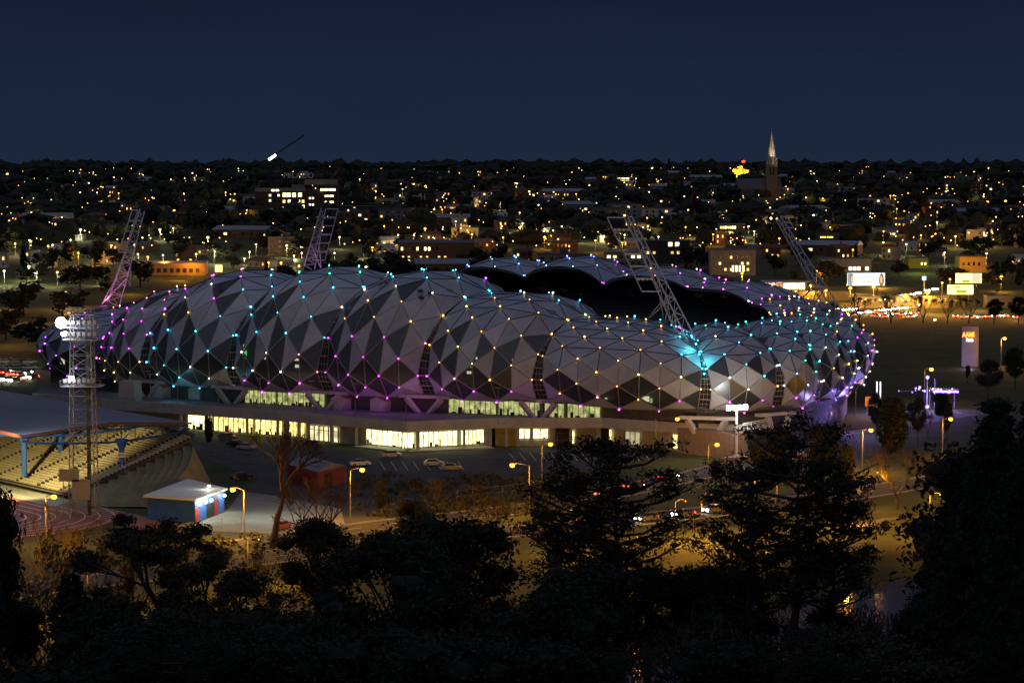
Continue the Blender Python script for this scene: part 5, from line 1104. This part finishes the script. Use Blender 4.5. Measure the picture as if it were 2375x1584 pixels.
# ------------------------------------------------------------------ houses
rh = random.Random(31); protos = []
for kind, wall, rf, lit, w8 in [('house', 'cream', 'slate', .55, 4), ('house', 'brick', 'tile', .4, 4), ('house', 'white', 'iron', .45, 4), ('house', 'grey', 'tile', .3, 4), ('house', 'brick', 'slate', .6, 3), ('house', 'cream', 'iron', .2, 3), ('terrace_house', 'white', 'iron', .4, 3), ('terrace_house', 'brick', 'slate', .5, 3), ('terrace_house', 'cream', 'tile', .3, 2), ('apartment_block', 'grey', 'slate', .3, 1), ('apartment_block', 'brick', 'slate', .25, 1.3), ('apartment_block', 'white', 'slate', .35, 1), ('warehouse', 'grey', 'iron', .3, 1), ('warehouse', 'brick', 'iron', .15, 1)]:
    t = house_proto(kind, wall, rf, rh, lit); t.location = (0, -80, -40); nl = sum(1 for c in t.children if c.name.startswith('window') and c.data.materials[0] != wdark)
    protos.append([t, w8, kind, {'tile': 'red tiled', 'slate': 'slate', 'iron': 'iron'}[rf], {'cream': 'cream', 'brick': 'brick', 'white': 'white', 'grey': 'grey'}[wall], False, nl])
houses = []; occ = [(onground(a, b), 40) for a, b, c in LM if onground(a, b) is not None]
occ = [(q, r) for q, r in occ]
def free(q, r): return all((q.x - o.x) ** 2 + (q.y - o.y) ** 2 > (r + s) ** 2 for o, s in occ)
tries = 0
while len(houses) < 240 and tries < 6000:
    tries += 1; px = rh.uniform(-5, 2380); f = rh.random(); py = 400 + 235 * f ** 1.15
    q = onground(px, py)
    if q is None or not free(q, 11 if q.y > 1500 else 12): continue
    k = rh.choices(range(len(protos)), [p[1] for p in protos])[0]; pr = protos[k]; q.z = ground(q.x, q.y); rz = rh.choice([0, .25, -.3, .5, -.6, .1])
    occ.append((q, 11 if pr[2] in ('house', 'terrace_house') else 20))
    if not pr[5]: o = pr[0]; o.location = q; o.rotation_euler = (0, 0, rz); pr[5] = True
    else: o = dup(pr[0], q, rz)
    houses.append((px, py, o, pr))
for pr in protos:
    if not pr[5]:
        for c in list(pr[0].children_recursive): bpy.data.objects.remove(c)
        bpy.data.objects.remove(pr[0])
# ------------------------------------------------------------------ trees
leafd = mat('leaf_dark', (.022, .026, .012), .85, .35, .5, rnd=.15); leafo = mat('leaf_olive', (.045, .044, .02), .85, .35, .5, rnd=.15); leafp = mat('needle_green', (.02, .026, .013), .85, .3, .5, rnd=.15)
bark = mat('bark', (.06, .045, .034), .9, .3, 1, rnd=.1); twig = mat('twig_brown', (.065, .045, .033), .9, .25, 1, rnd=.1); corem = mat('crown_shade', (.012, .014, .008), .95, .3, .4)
def trunk_mb(rng, h, r, lean=0.0, n=5):
    v = MB(); p = Vector((0, 0, -1)); pts = [p.copy()]
    for q in range(n): p = p + Vector((rng.uniform(-.25, .25) + lean, rng.uniform(-.25, .25), (h + 1) / n)); pts.append(p.copy())
    for q in range(n): v.tube(pts[q], pts[q + 1], r * (1 - .13 * q), r * (1 - .13 * (q + 1)), 7, cap=False)
    return v, pts
def finish(name, v, c, cm, cname='crown', loc=(0, -100, -80)):
    t = thing(name, 'tree', 'tree'); v.build('trunk', bark, t); c.build(cname, cm, t); t.location = loc; return t
def broad(rng, nl, size, per=46, flat=.85):
    v, pts = trunk_mb(rng, 9, .55); c = MB()
    for q in range(nl):
        a = rng.uniform(0, 2 * PI); u = rng.random() ** .6; z = rng.uniform(-1, 1); rr = math.sqrt(max(.05, 1 - z * z)) * u
        L = Vector((6.2 * rr * math.cos(a), 6.2 * rr * math.sin(a), 12 + 6.0 * z * flat)); R0 = rng.uniform(1.5, 2.7)
        v.tube(pts[-1] - Vector((0, 0, rng.uniform(0, 3))), L, .14, .05, 4, cap=False)
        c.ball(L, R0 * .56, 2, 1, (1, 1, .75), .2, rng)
        for w in range(per):
            d = Vector((rng.gauss(0, 1), rng.gauss(0, 1), rng.gauss(0, 1))).normalized(); k = R0 * rng.uniform(.65, 1.15); c.card(L + Vector((d.x * k, d.y * k, d.z * k * .8)), size, rng)
    return v, c
def pine(rng, tall=20, per=60, size=.17):
    v, pts = trunk_mb(rng, tall * .96, .5, n=8); c = MB()
    for q in range(58):
        f = rng.uniform(.4, 1.0); z = tall * f; a = rng.uniform(0, 2 * PI); spread = 6.4 * math.sqrt(max(.04, 1 - ((f - .66) / .42) ** 2)) * rng.uniform(.45, 1.05)
        base = Vector((0, 0, z - spread * .22)); tip = Vector((spread * math.cos(a), spread * math.sin(a), z + spread * .12))
        mid = base.lerp(tip, .55) + Vector((0, 0, -.4)); v.tube(base, mid, .13, .09, 4, cap=False); v.tube(mid, tip, .09, .03, 4, cap=False)
        for e in range(rng.choice([1, 2, 2, 3])):
            L = base.lerp(tip, rng.uniform(.6, 1.05)) + Vector((rng.uniform(-1, 1), rng.uniform(-1, 1), rng.uniform(-.3, .6))); R0 = rng.uniform(.8, 1.6); v.tube(mid, L, .05, .02, 3, cap=False)
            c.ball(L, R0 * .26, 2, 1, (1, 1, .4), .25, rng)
            for w in range(per):
                d = Vector((rng.gauss(0, 1), rng.gauss(0, 1), rng.gauss(0, 1))).normalized() * R0 * rng.uniform(.5, 1.1); c.card(L + Vector((d.x, d.y, d.z * .5)), size, rng, asp=.55)
    return v, c
def gum(rng, per=110):
    v, pts = trunk_mb(rng, 6, .5, .1); c = MB()
    def grow(p, d, L, r, lv):
        q = p + d * L; v.tube(p, q, r, r * .66, 5, cap=False)
        if lv == 0:
            R0 = rng.uniform(.9, 1.7); c.ball(q, R0 * .36, 2, 1, (1, 1, .6), .25, rng)
            for w in range(per): e = Vector((rng.gauss(0, 1), rng.gauss(0, 1), rng.gauss(0, 1))).normalized() * R0 * rng.uniform(.4, 1.1); c.card(q + Vector((e.x, e.y, e.z * .7)), .25, rng, asp=.7)
            return
        for k in range(rng.choice([2, 3, 3])):
            e = (d + Vector((rng.gauss(0, .5), rng.gauss(0, .5), rng.uniform(-.1, .45)))).normalized(); grow(q, e, L * rng.uniform(.62, .85), r * .62, lv - 1)
    for k in range(4): a = k * 1.6 + rng.uniform(-.3, .3); grow(pts[-1] if k else pts[-2], Vector((math.cos(a) * .7, math.sin(a) * .7, 1)).normalized(), 4.2, .3, 3)
    return v, c
def bare(rng, lv0=6, lean=0, th=3.0, up=.25, r0=.42, L0=3.4, spread=.42, tm=.022):
    v, pts = trunk_mb(rng, th, r0, lean); c = MB()
    def grow(p, d, L, r, lv):
        n = 2; a = p
        for k in range(n):
            b = a + (d + Vector((rng.gauss(0, .1), rng.gauss(0, .1), rng.gauss(0, .06)))).normalized() * L / n; c.tube(a, b, max(tm, r * (1 - .18 * k)), max(tm * .9, r * (1 - .18 * (k + 1))), 3 if lv < 4 else 5, cap=False); a = b
        if lv == 0: return
        for k in range(rng.choice([2, 2, 3])):
            e = (d + Vector((rng.gauss(0, spread), rng.gauss(0, spread), rng.gauss(up * .5, .25)))).normalized(); grow(a, e, L * rng.uniform(.66, .88), r * .64, lv - 1)
    for k in range(3): an = k * 2.1 + rng.uniform(-.5, .5); grow(pts[-1], Vector((math.cos(an) * .55, math.sin(an) * .55, 1)).normalized(), L0, r0 * .62, lv0)
    return v, c
def column(rng, per=1500):
    v, pts = trunk_mb(rng, 3, .3); c = MB(); 
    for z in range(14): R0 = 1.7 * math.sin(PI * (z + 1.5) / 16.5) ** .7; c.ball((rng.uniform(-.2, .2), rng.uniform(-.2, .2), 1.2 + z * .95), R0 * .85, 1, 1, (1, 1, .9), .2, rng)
    for w in range(per): z = rng.uniform(.6, 15.2); R0 = 1.8 * math.sin(PI * (z + .8) / 17) ** .7 * rng.uniform(.8, 1.12); a = rng.uniform(0, 2 * PI); c.card((R0 * math.cos(a), R0 * math.sin(a), z), .36, rng)
    return v, c
def araucaria(rng, tall=30):
    v, pts = trunk_mb(rng, tall, .6, n=10); c = MB(); z = 3.0
    while z < tall - .5:
        R0 = 8.2 * (1 - (z / tall) ** 1.5) * rng.uniform(.85, 1.05) + .4; n = 7
        for k in range(n):
            a = 2 * PI * k / n + rng.uniform(-.25, .25); tip = Vector((R0 * math.cos(a), R0 * math.sin(a), z + R0 * rng.uniform(-.62, -.42))); b = Vector((0, 0, z)); v.tube(b, tip, .12, .04, 4, cap=False)
            for w in range(int(50 + R0 * 22)):
                f = rng.random() ** .7; p = b.lerp(tip, f); s = .35 + .5 * f; c.card(p + Vector((rng.gauss(0, s * .7), rng.gauss(0, s * .7), rng.gauss(.1, s * .45))), .3, rng, asp=.6)
        c.ball((0, 0, z), 1.0 + R0 * .34, 1, 1, (1, 1, .6), .3, rng); z += rng.uniform(1.0, 1.5)
    return v, c
rt = random.Random(4); PT = {}
def proto(key, name, vc, mats, hgt, cname='crown'):
    PT[key] = [finish(name, vc[0], vc[1], mats, cname), hgt, False]
for i in range(3): proto('broad%d' % i, 'broadleaf_tree', broad(rt, 36 + 8 * i, .24, 200), [leafd, corem] if i < 2 else [leafo, corem], 19)
for i in range(2): proto('pine%d' % i, 'pine_tree', pine(rt, 20, 120), [leafp, corem], 21)
for i in range(2): proto('gum%d' % i, 'gum_tree', gum(rt), [leafo, corem], 19)
for i in range(2): proto('bare%d' % i, 'bare_tree', bare(rt, 6, tm=.04), twig, 19, 'branches')
proto('lean', 'bare_tree', bare(random.Random(9), 6, .62, 9.5, .3, 1.0, 3.4, .42, .045), twig, 20, 'branches'); proto('sapling', 'bare_tree', bare(random.Random(12), 4, 0, 2, 1.1, .12, 2.6, .25), twig, 11, 'branches')
proto('street', 'bare_tree', bare(random.Random(33), 6, 0, 3, .5, .45, 3.2, .4, .065), twig, 18, 'branches'); proto('column', 'cypress_tree', column(rt), [leafd, corem], 15.5); proto('arau', 'conifer_tree', araucaria(rt), [leafp, corem], 30.5)
# small far-off versions
def far_tree(rng, kind):
    v = MB(); v.tube((0, 0, -1), (0, 0, 5), .35, .2, 4, cap=False); c = MB()
    if kind == 'cone':
        for z in range(6): c.ball((rng.uniform(-.3, .3), rng.uniform(-.3, .3), 3 + z * 2), 2.4 - z * .36, 1, 1, (1, 1, 1), .3, rng)
        for w in range(220): z = rng.uniform(2, 15.5); R0 = (16 - z) * .19 + .2; a = rng.uniform(0, 6.3); c.card((R0 * math.cos(a), R0 * math.sin(a), z), .9, rng)
    else:
        for q in range(8):
            L = Vector((rng.uniform(-3.6, 3.6), rng.uniform(-3.6, 3.6), rng.uniform(4.5, 10))); R0 = rng.uniform(1.6, 2.6); c.ball(L, R0 * .8, 1, 1, (1, 1, .8), .3, rng)
            for w in range(34): d = Vector((rng.gauss(0, 1), rng.gauss(0, 1), rng.gauss(0, 1))).normalized() * R0 * rng.uniform(.7, 1.15); c.card(L + d, .75, rng)
    return v, c
for i in range(3): proto('far%d' % i, 'broadleaf_tree', far_tree(rt, 'b'), [leafd, corem], 11.5)
proto('farcone', 'conifer_tree', far_tree(rt, 'cone'), [leafp, corem], 16)
proto('farbare', 'bare_tree', bare(random.Random(5), 4, 0, 3, .3, .3, 2.8), twig, 14, 'branches')
def tree(key, loc, h, wide=1.0, rz=None, label=None, group=None):
    pr = PT[key]; s = h / pr[1]; rz = rt.uniform(0, 6.28) if rz is None else rz; sc = (s * wide, s * wide, s)
    if pr[2]: return dup(pr[0], loc, rz, sc, label, group)
    pr[2] = True; o = pr[0]; o.location = loc; o.rotation_euler = (0, 0, rz); o.scale = sc
    if label: o['label'] = label
    if group: o['group'] = group
    return o
def stand(key, px, ytop, d, wide, label, group=None, rz=None, base=None):
    p = at(px, 1200, d); z = ground(p.x, p.y) if base is None else base; top = at(px, ytop, d).z; p.z = z - .2; return tree(key, p, top - z, wide, rz, label, group)
G1 = 'dark trees on the near river bank'; G2 = 'trees along the park roads'
NEAR = [
 ('gum0', 345, 1180, 330, 1.35, 'open gum tree with separate dark leaf clumps in front of the blue kiosk', G2), ('gum1', 490, 1265, 318, .95, 'smaller gum tree with ragged clumps right of the larger one', G2),
 ('sapling', 55, 1155, 366, 1.3, 'thin bare tree lit orange at the far left edge', G2), ('sapling', 120, 1185, 364, 1.1, 'thin bare sapling in front of the running track', G2), ('sapling', 20, 1230, 358, 1.2, 'bare shrub of thin stems at the lower left edge', G2), ('sapling', 205, 1190, 372, 1.0, 'bare twiggy tree below the floodlight tower', G2),
 ('broad0', -10, 1085, 300, .45, 'dark leafy branch reaching in at the left edge', G1),
 ('column', 162, 1322, 300, 1.1, 'dark column cypress at lower left', G1), ('broad1', 740, 1190, 345, 1.05, 'round dark tree right of the leaning bare trunk', G2),
 ('lean', 628, 1010, 424, .85, 'bare tree with thick leaning trunk by the forecourt', G2), ('bare0', 728, 1050, 405, .95, 'forked bare tree, branches crossing the red shed', G2),
 ('sapling', 770, 1085, 440, 1.4, 'orange lit bare bush beside the lamp by the red shed', G2),
 ('column', 880, 1105, 470, 1.3, 'dark upright tree between the red shed lamp and the scrub', G2), ('broad2', 960, 1150, 400, .8, 'brownish rounded tree below the silver cars', G2),
 ('bare1', 1010, 1090, 470, .9, 'bare tree in the scrub below the silver cars', G2), ('bare0', 1110, 1085, 455, .9, 'bare tree left of the orange lamp in the scrub', G2), ('bare1', 1150, 1125, 430, .8, 'low bare tree in front of the leaning lamp pole', G2),
 ('broad0', 1080, 1165, 330, 1.1, 'wide dark tree in the lower middle, behind the tall pine', G1), ('broad1', 920, 1215, 300, 1.15, 'dark tree in the lower middle, left of the wide one', G1),
 ('pine0', 1425, 1003, 318, 1.12, 'tall spreading pine in the middle, trunk against the lit lawn', G1), ('pine1', 1335, 1085, 322, .9, 'shorter pine leaning on the left of the tall spreading pine', G1),
 ('pine1', 1845, 960, 300, 1.0, 'tall dense pine right of the plaza, its base hidden', G1), ('pine0', 1740, 1050, 310, .85, 'pine just left of the tallest dense pine', G1), ('pine0', 1930, 1090, 300, .7, 'slim pine right of the tallest dense pine', G1), ('broad0', 1660, 1060, 500, .75, 'rounded tree by the upper road in front of the plaza stairs', G2),
 ('broad1', 1800, 985, 470, .9, 'dark tree below the lower right domes', G2), ('broad0', 1905, 965, 480, .75, 'dark rounded tree under the violet wash', G2), ('broad2', 1960, 1020, 470, .45, 'small orange lit tree beside the lawn road', G2), ('column', 2068, 918, 560, 2.2, 'dark upright evergreen in front of the violet pavilion', G2),
 ('bare0', 2082, 985, 468, 1.05, 'big bare tree with thick trunk on the lit lawn', G2), ('broad2', 2055, 1202, 436, 1.0, 'small round-headed tree alone on the lawn', G2),
 ('arau', 2310, 905, 262, 1.05, 'huge black conifer filling the right edge', G1), ('arau', 2215, 1040, 292, .85, 'drooping conifer with slanting branches left of the huge one', G1), ('arau', 2400, 900, 235, .9, 'black conifer cut by the right edge', G1), ('broad0', 2290, 980, 330, 1.1, 'dark tree behind the huge conifer', G1),
 ('column', 486, 962, 583, 1.35, 'dark cypress before the lit shop windows', G2), ('broad0', 300, 1225, 352, .3, 'small orange lit shrub left of the gum trunk', G2),
 ('broad2', 2180, 905, 620, .8, 'tree right of the violet pavilion', G2), ('broad1', 2110, 930, 610, .55, 'tree in front of the violet pavilion light strip', G2), ('broad1', 2290, 830, 690, 1.0, 'dark tree below the sign pylon', G2), ('broad0', 2240, 842, 740, .5, 'shrubby tree hiding the foot of the pylon', G2), ('broad2', 2350, 800, 720, .8, 'dark tree right of the pylon near the edge', G2),
 ('bare1', 1930, 905, 575, .45, 'small violet lit bare tree at the stadium end', G2), ('broad1', 2030, 905, 590, .5, 'dark tree beside the violet lit posts', G2),
]
for a in NEAR: stand(a[0], a[1], a[2], a[3], a[4], a[5], a[6], 0 if a[0] == 'lean' else None)
wt = ['far left', 'left', 'left of centre', 'centre', 'right of centre', 'right', 'far right']
rn = random.Random(6); cnt = {}
for row, (d, ytop, n) in enumerate([(300, 1300, 13), (262, 1375, 12), (232, 1450, 12)]):
    for q in range(n):
        px = -40 + 2450 * (q + .5) / n + rn.uniform(-50, 50)
        if row == 0 and (1400 < px < 1600 or px < 640): continue
        ylow = 1425 if px < 640 else 0
        k = rn.choice(['broad0', 'broad1', 'broad2', 'pine0', 'broad0', 'bare0']); yt = max(ylow, ytop + rn.uniform(-55, 60))
        if 1690 < px < 2120 and row < 2: yt = max(yt, 1390 + 40 * row)
        nm = {'b': 'leafy', 'p': 'pine'}[k[0]] if k[:4] != 'bare' else 'bare'
        lab = 'nearly black %s tree in the %s row above the river' % (nm, ['back', 'middle', 'front'][row]); cnt.setdefault(lab, []).append((px, stand(k, px, yt, d, rn.uniform(.95, 1.3), lab, G1)))
ORD = ['first', 'second', 'third', 'fourth', 'fifth', 'sixth', 'seventh', 'eighth', 'ninth', 'tenth', 'eleventh', 'twelfth', 'thirteenth', 'fourteenth', 'fifteenth', 'sixteenth', 'seventeenth', 'eighteenth', 'nineteenth', 'twentieth'] + ['%dth' % q for q in range(21, 80)]
for lab, l in cnt.items():
    l.sort(key=lambda t: t[0])
    for i, (px, o) in enumerate(l):
        if len(l) > 1: o['label'] = lab + ', %s from left' % ORD[i]
for k, px, yt, d, w, lb in (('bare1', 1790, 1345, 312, .8, 'bare tree with twigs against the orange water, left patch'), ('bare0', 2020, 1330, 318, .8, 'bare tree with twigs against the orange water, right patch'), ('bare1', 1960, 1400, 300, .9, 'bare tree beside the white globe lamp'), ('bare0', 2080, 1420, 300, .9, 'bare tree right of the white globe lamp'), ('broad1', 2135, 1385, 290, .9, 'black rounded tree right of the right orange water patch'), ('broad0', 2020, 1450, 280, 1.1, 'black rounded tree below the right orange water patch')):
    stand(k, px, yt, d, w, lb, G1)
for k, px, yt, d, w, lb in (('broad1', 2128, 915, 575, .45, 'small round tree directly before the violet light strip'), ('broad2', 2088, 925, 585, .4, 'small violet lit tree left of the violet pavilion'), ('bare0', 2150, 930, 590, .6, 'violet lit bare tree before the violet pavilion'), ('broad0', 2195, 925, 580, .45, 'small dark tree at the right end of the violet pavilion')):
    stand(k, px, yt, d, w, lb, G2)
for n, (k, px, yt, d) in enumerate([('bare0', 40, 1270, 330), ('bare1', 135, 1300, 322), ('sapling', 185, 1262, 340), ('bare1', 255, 1290, 326), ('gum1', 300, 1335, 312), ('sapling', 395, 1300, 330), ('bare0', 430, 1322, 318), ('gum0', 555, 1345, 312), ('bare1', 600, 1310, 330), ('sapling', 560, 1275, 345), ('bare0', 210, 1340, 310), ('broad0', 30, 1370, 305), ('broad1', 240, 1392, 296), ('broad2', 400, 1396, 292), ('bare1', 500, 1362, 305), ('bare0', 345, 1372, 300), ('broad0', 540, 1410, 292), ('bare1', 90, 1345, 312)]):
    stand(k, px, yt, d, 1.1, {'b': 'dark tree', 's': 'thin leafless sapling', 'g': 'ragged dark gum tree'}[k[0]] + (' with rounded crown' if k[:5] == 'broad' else '') + ' in the lower left thicket, %s of the thicket from left' % ORD[sorted([40, 135, 185, 255, 300, 395, 430, 555, 600, 560, 210, 30, 240, 400, 500, 345, 540, 90]).index(px)], 'thicket at the lower left')
for k, px, yt, d, w, lb in (('broad1', 1500, 1305, 322, .9, 'black rounded tree just right of the tall spreading pine foot'), ('broad0', 1600, 1285, 326, 1.0, 'black rounded tree midway between the two tall pines'), ('broad2', 1690, 1300, 316, .9, 'black rounded tree at the left foot of the dense pine'), ('broad1', 2150, 1362, 296, .9, 'black rounded tree beside the drooping conifer foot'), ('bare1', 1985, 1350, 312, .9, 'leafless tree just left of the right orange water patch')):
    stand(k, px, yt, d, w, lb, G1)
# street trees before the busy road
for n, (px, yt) in enumerate([(1925, 684), (1990, 668), (2060, 660), (2135, 664), (2192, 672), (2240, 668), (2300, 690), (2355, 685)]):
    p = onz(px, 750, 0); stand('street' if n < 6 else 'broad1', px, yt, p.y, 1.0, 'bare street tree before the busy road, %s from left' % ORD[n] if n < 6 else ['dark leafy tree right of the bare street trees', 'dark leafy tree at the right edge before the busy road'][n - 6], 'trees before the busy road')
# trees of the suburb
trees = []; rf_ = random.Random(15); tries = 0
while len(trees) < 285 and tries < 9000:
    tries += 1; px = rf_.uniform(-10, 2385); py = 384 + 300 * rf_.random() ** .95; q = onground(px, py, 0, 880)
    if q is None: continue
    if not all((q.x - o.x) ** 2 + (q.y - o.y) ** 2 > (s * .5 + 5) ** 2 for o, s in occ): continue
    if any(abs(px - a) < 45 and -12 < py - b < 55 for a, b, c in LM): continue
    if q.y < 1180 and px > 1850: continue
    k = rf_.choice(['far0', 'far1', 'far2', 'far0', 'far1', 'farcone', 'farbare'] if q.y < 2200 else ['far0', 'far1', 'far2', 'far2', 'farcone']); q.z = ground(q.x, q.y) - .3
    h = rf_.uniform(8, 15) * (1 if q.y < 3500 else 1.35); o = tree(k, q, h, rf_.uniform(1.0, 1.6) if k != 'farcone' else rf_.uniform(.8, 1.1)); occ.append((q, 3)); trees.append((px, py, o, k))
# left of the stadium: orange lit street trees
for n, (px, py, yt) in enumerate([(60, 735, 655), (150, 740, 668), (200, 700, 672), (20, 790, 715), (250, 690, 650), (420, 655, 628), (330, 660, 625), (555, 650, 622), (95, 820, 735)]):
    p = onz(px, py, 0); stand('far%d' % (n % 3), px, yt, p.y, 1.5, 'rounded street tree left of the stadium, %s by depth' % ORD[n], 'street trees left of the stadium')
for px, py, w in ((150, 752, 6000), (60, 748, 6000), (200, 712, 5000), (300, 690, 5000), (20, 800, 4000), (420, 668, 5000)):
    q = onz(px, py, 0); point(q + Vector((0, -3, 8)), SOD, w, .5, None, name='street_and_fill_light')  # points added without lamp posts to turn these trees orange
# far woods that read as one mass: many small lumps between the houses
v = MB(); rw = random.Random(2)
for q in range(2300):
    px = rw.uniform(-650, 3050); py = 380.5 + 190 * rw.random() ** 1.6; p = onground(px, py, 0, 1250)
    if p is None: continue
    if any((p.x - o.x) ** 2 + (p.y - o.y) ** 2 < (s * .6 + 3) ** 2 for o, s in occ): continue
    h = rw.uniform(3, 6.5) * (1 + p.y / 5000); z = ground(p.x, p.y); v.ball((p.x, p.y, z + h * .5), h, 1, 0, (rw.uniform(.8, 1.5), 1, rw.uniform(.6, 1.0)), .3, rw)
    for w in range(14 if p.y < 3500 else 6): d = Vector((rw.gauss(0, 1), rw.gauss(0, 1), abs(rw.gauss(0, 1)))).normalized() * h * rw.uniform(.8, 1.15); v.card((p.x + d.x, p.y + d.y, z + h * .5 + d.z * .8), h * .28, rw)
for q in range(1200):                                # the tree line along the horizon ridge
    d = rw.uniform(4300, 6100); x = rw.uniform(-.34, .34) * d; z = ground(x, d); h = rw.uniform(6, 13); v.ball((x, d, z + h * .4), h, 1, 0, (rw.uniform(1, 2.2), 1, rw.uniform(.7, 1.3)), .35, rw)
wtop(v, 'far_woods', leafd, 'dark far woods between the houses and along the skyline', 'woods', kind='stuff')
# scrub in the near park: one ground cover
v = MB()
for q in range(420):
    px = rw.uniform(820, 1330) if q < 260 else rw.uniform(100, 620); py = rw.uniform(1105, 1200) if q < 260 else rw.uniform(1240, 1330); p = onz(px, py, 0)
    if ground(p.x, p.y) < -.1: continue
    h = rw.uniform(.5, 1.6)
    for w in range(26): d = Vector((rw.gauss(0, 1), rw.gauss(0, 1), abs(rw.gauss(0, 1)))).normalized() * h * rw.uniform(.5, 1.2); v.card((p.x + d.x * 1.4, p.y + d.y, d.z), .35, rw)
wtop(v, 'scrub', leafo, 'low brown scrub below the car park and along the near road', 'scrub', kind='stuff')
for pr in PT.values():
    if not pr[2]:
        for c in list(pr[0].children_recursive): bpy.data.objects.remove(c)
        bpy.data.objects.remove(pr[0])
# ------------------------------------------------------------------ labels that single out each repeated thing
def near_words(px, py, lms):
    a, b, w = min(lms, key=lambda l: (l[0] - px) ** 2 + ((l[1] - py) * 2.2) ** 2); dx, dy = px - a, py - b
    if abs(dx) > abs(dy) * 1.6: return ('right of ' if dx > 0 else 'left of ') + w
    return ('behind ' if dy < 0 else 'in front of ') + w
def name_all(items, base, group):
    by = {}
    for it in items: by.setdefault(base(it) + ' ' + near_words(it[0], it[1], LM), []).append(it)
    for lab, l in by.items():
        l.sort(key=lambda t: t[0])
        for i, it in enumerate(l):
            s_ = lab if len(l) == 1 else lab + ', %s from left' % ORD[i]
            it[2]['label'] = s_; it[2]['group'] = group
LM += [(1040, 470, 'the dark slope'), (300, 410, 'the far left skyline'), (1250, 400, 'the middle skyline'), (2100, 410, 'the right skyline'), (2300, 560, 'the right edge hillside'), (40, 560, 'the left edge hillside'), (420, 560, 'the first leaning mast'), (1300, 500, 'the dark wooded middle'), (2200, 510, 'the right hillside')]
SCN = {1: 'one lit window', 2: 'two lit windows', 3: 'three lit windows', 0: 'no lit window'}
name_all(houses, lambda h: '%s %s, %s roof,' % (h[3][4], {'house': 'house', 'terrace_house': 'terrace house', 'apartment_block': 'apartment block', 'warehouse': 'warehouse'}[h[3][2]], h[3][3]), 'houses of the suburb beyond the stadium')
for h in houses: h[2]['category'] = {'house': 'house', 'terrace_house': 'house', 'apartment_block': 'apartments', 'warehouse': 'warehouse'}[h[3][2]]
name_all(lamps, lambda l: '%s %s street lamp' % (l[4], l[3]), 'street lamps of the suburb')
name_all(trees, lambda l: {'farc': 'dark pointed conifer', 'farb': 'bare tree', 'far0': 'dark rounded tree', 'far1': 'dark broad tree', 'far2': 'dark lumpy tree'}[l[3][:4]], 'trees among the houses')
jam.sort(key=lambda t: t[0]); cc = {}
for px, py, o, c, l in jam:
    cc.setdefault((c, l), []).append(o)
for (c, l), os_ in cc.items():
    for i, o in enumerate(os_): o['label'] = '%s car with %s in the busy road%s' % (c, l, ', %s from left' % ORD[i] if len(os_) > 1 else ''); o['group'] = 'cars on the busy road'
# ------------------------------------------------------------------ night sky, faint skylight, camera
w = bpy.data.worlds.new('World'); SC.world = w; w.use_nodes = True; nt = w.node_tree; n = nt.nodes; bg = n['Background']
tc = n.new('ShaderNodeTexCoord'); sx = n.new('ShaderNodeSeparateXYZ'); cr = n.new('ShaderNodeValToRGB'); nt.links.new(tc.outputs['Generated'], sx.inputs[0]); nt.links.new(sx.outputs['Z'], cr.inputs['Fac'])
e = cr.color_ramp.elements; e[0].position = 0; e[0].color = (.0122, .0212, .0495, 1); e[1].position = 1; e[1].color = (.1, .11, .175, 1)
for p_, c_ in ((.025, (.0106, .018, .0445, 1)), (.066, (.008, .013, .0355, 1)), (.35, (.05, .055, .1, 1))): k = e.new(p_); k.color = c_
no = n.new('ShaderNodeTexNoise'); no.inputs['Scale'].default_value = 9; no.inputs['Detail'].default_value = 4; mp = n.new('ShaderNodeMapping'); mp.inputs['Scale'].default_value = (1, 1, 5); nt.links.new(tc.outputs['Generated'], mp.inputs['Vector']); nt.links.new(mp.outputs['Vector'], no.inputs['Vector'])
mr = n.new('ShaderNodeMapRange'); mr.inputs['To Min'].default_value = .88; mr.inputs['To Max'].default_value = 1.12; nt.links.new(no.outputs['Fac'], mr.inputs['Value']); nt.links.new(cr.outputs['Color'], bg.inputs['Color']); nt.links.new(mr.outputs['Result'], bg.inputs['Strength'])
s = bpy.data.lights.new('dusk_glow', 'SUN'); s.energy = .075; s.angle = math.radians(70); s.color = (.88, 1, 1); so = bpy.data.objects.new('dusk_glow', s); COL.objects.link(so)
so.rotation_euler = Vector((.3, .6, -.9)).to_track_quat('-Z', 'Y').to_euler()
cam = bpy.data.cameras.new('camera'); cam.sensor_width = 36; cam.lens = FPX / 2375 * 36; cam.clip_end = 30000; cam.clip_start = 1
co = bpy.data.objects.new('camera', cam); COL.objects.link(co); co.location = CAM; co.rotation_euler = (PI / 2 - TH, 0, 0); SC.camera = co
SC.view_settings.view_transform = 'Standard'; SC.view_settings.look = 'None'; SC.view_settings.exposure = 0; SC.view_settings.gamma = 1
SC.render.filter_size = 1.6
cy = SC.cycles; cy.use_denoising = True; cy.max_bounces = 5; cy.diffuse_bounces = 2; cy.glossy_bounces = 2; cy.transmission_bounces = 3; cy.transparent_max_bounces = 10; cy.sample_clamp_indirect = 2; cy.caustics_reflective = False; cy.caustics_refractive = False; cy.use_light_tree = True
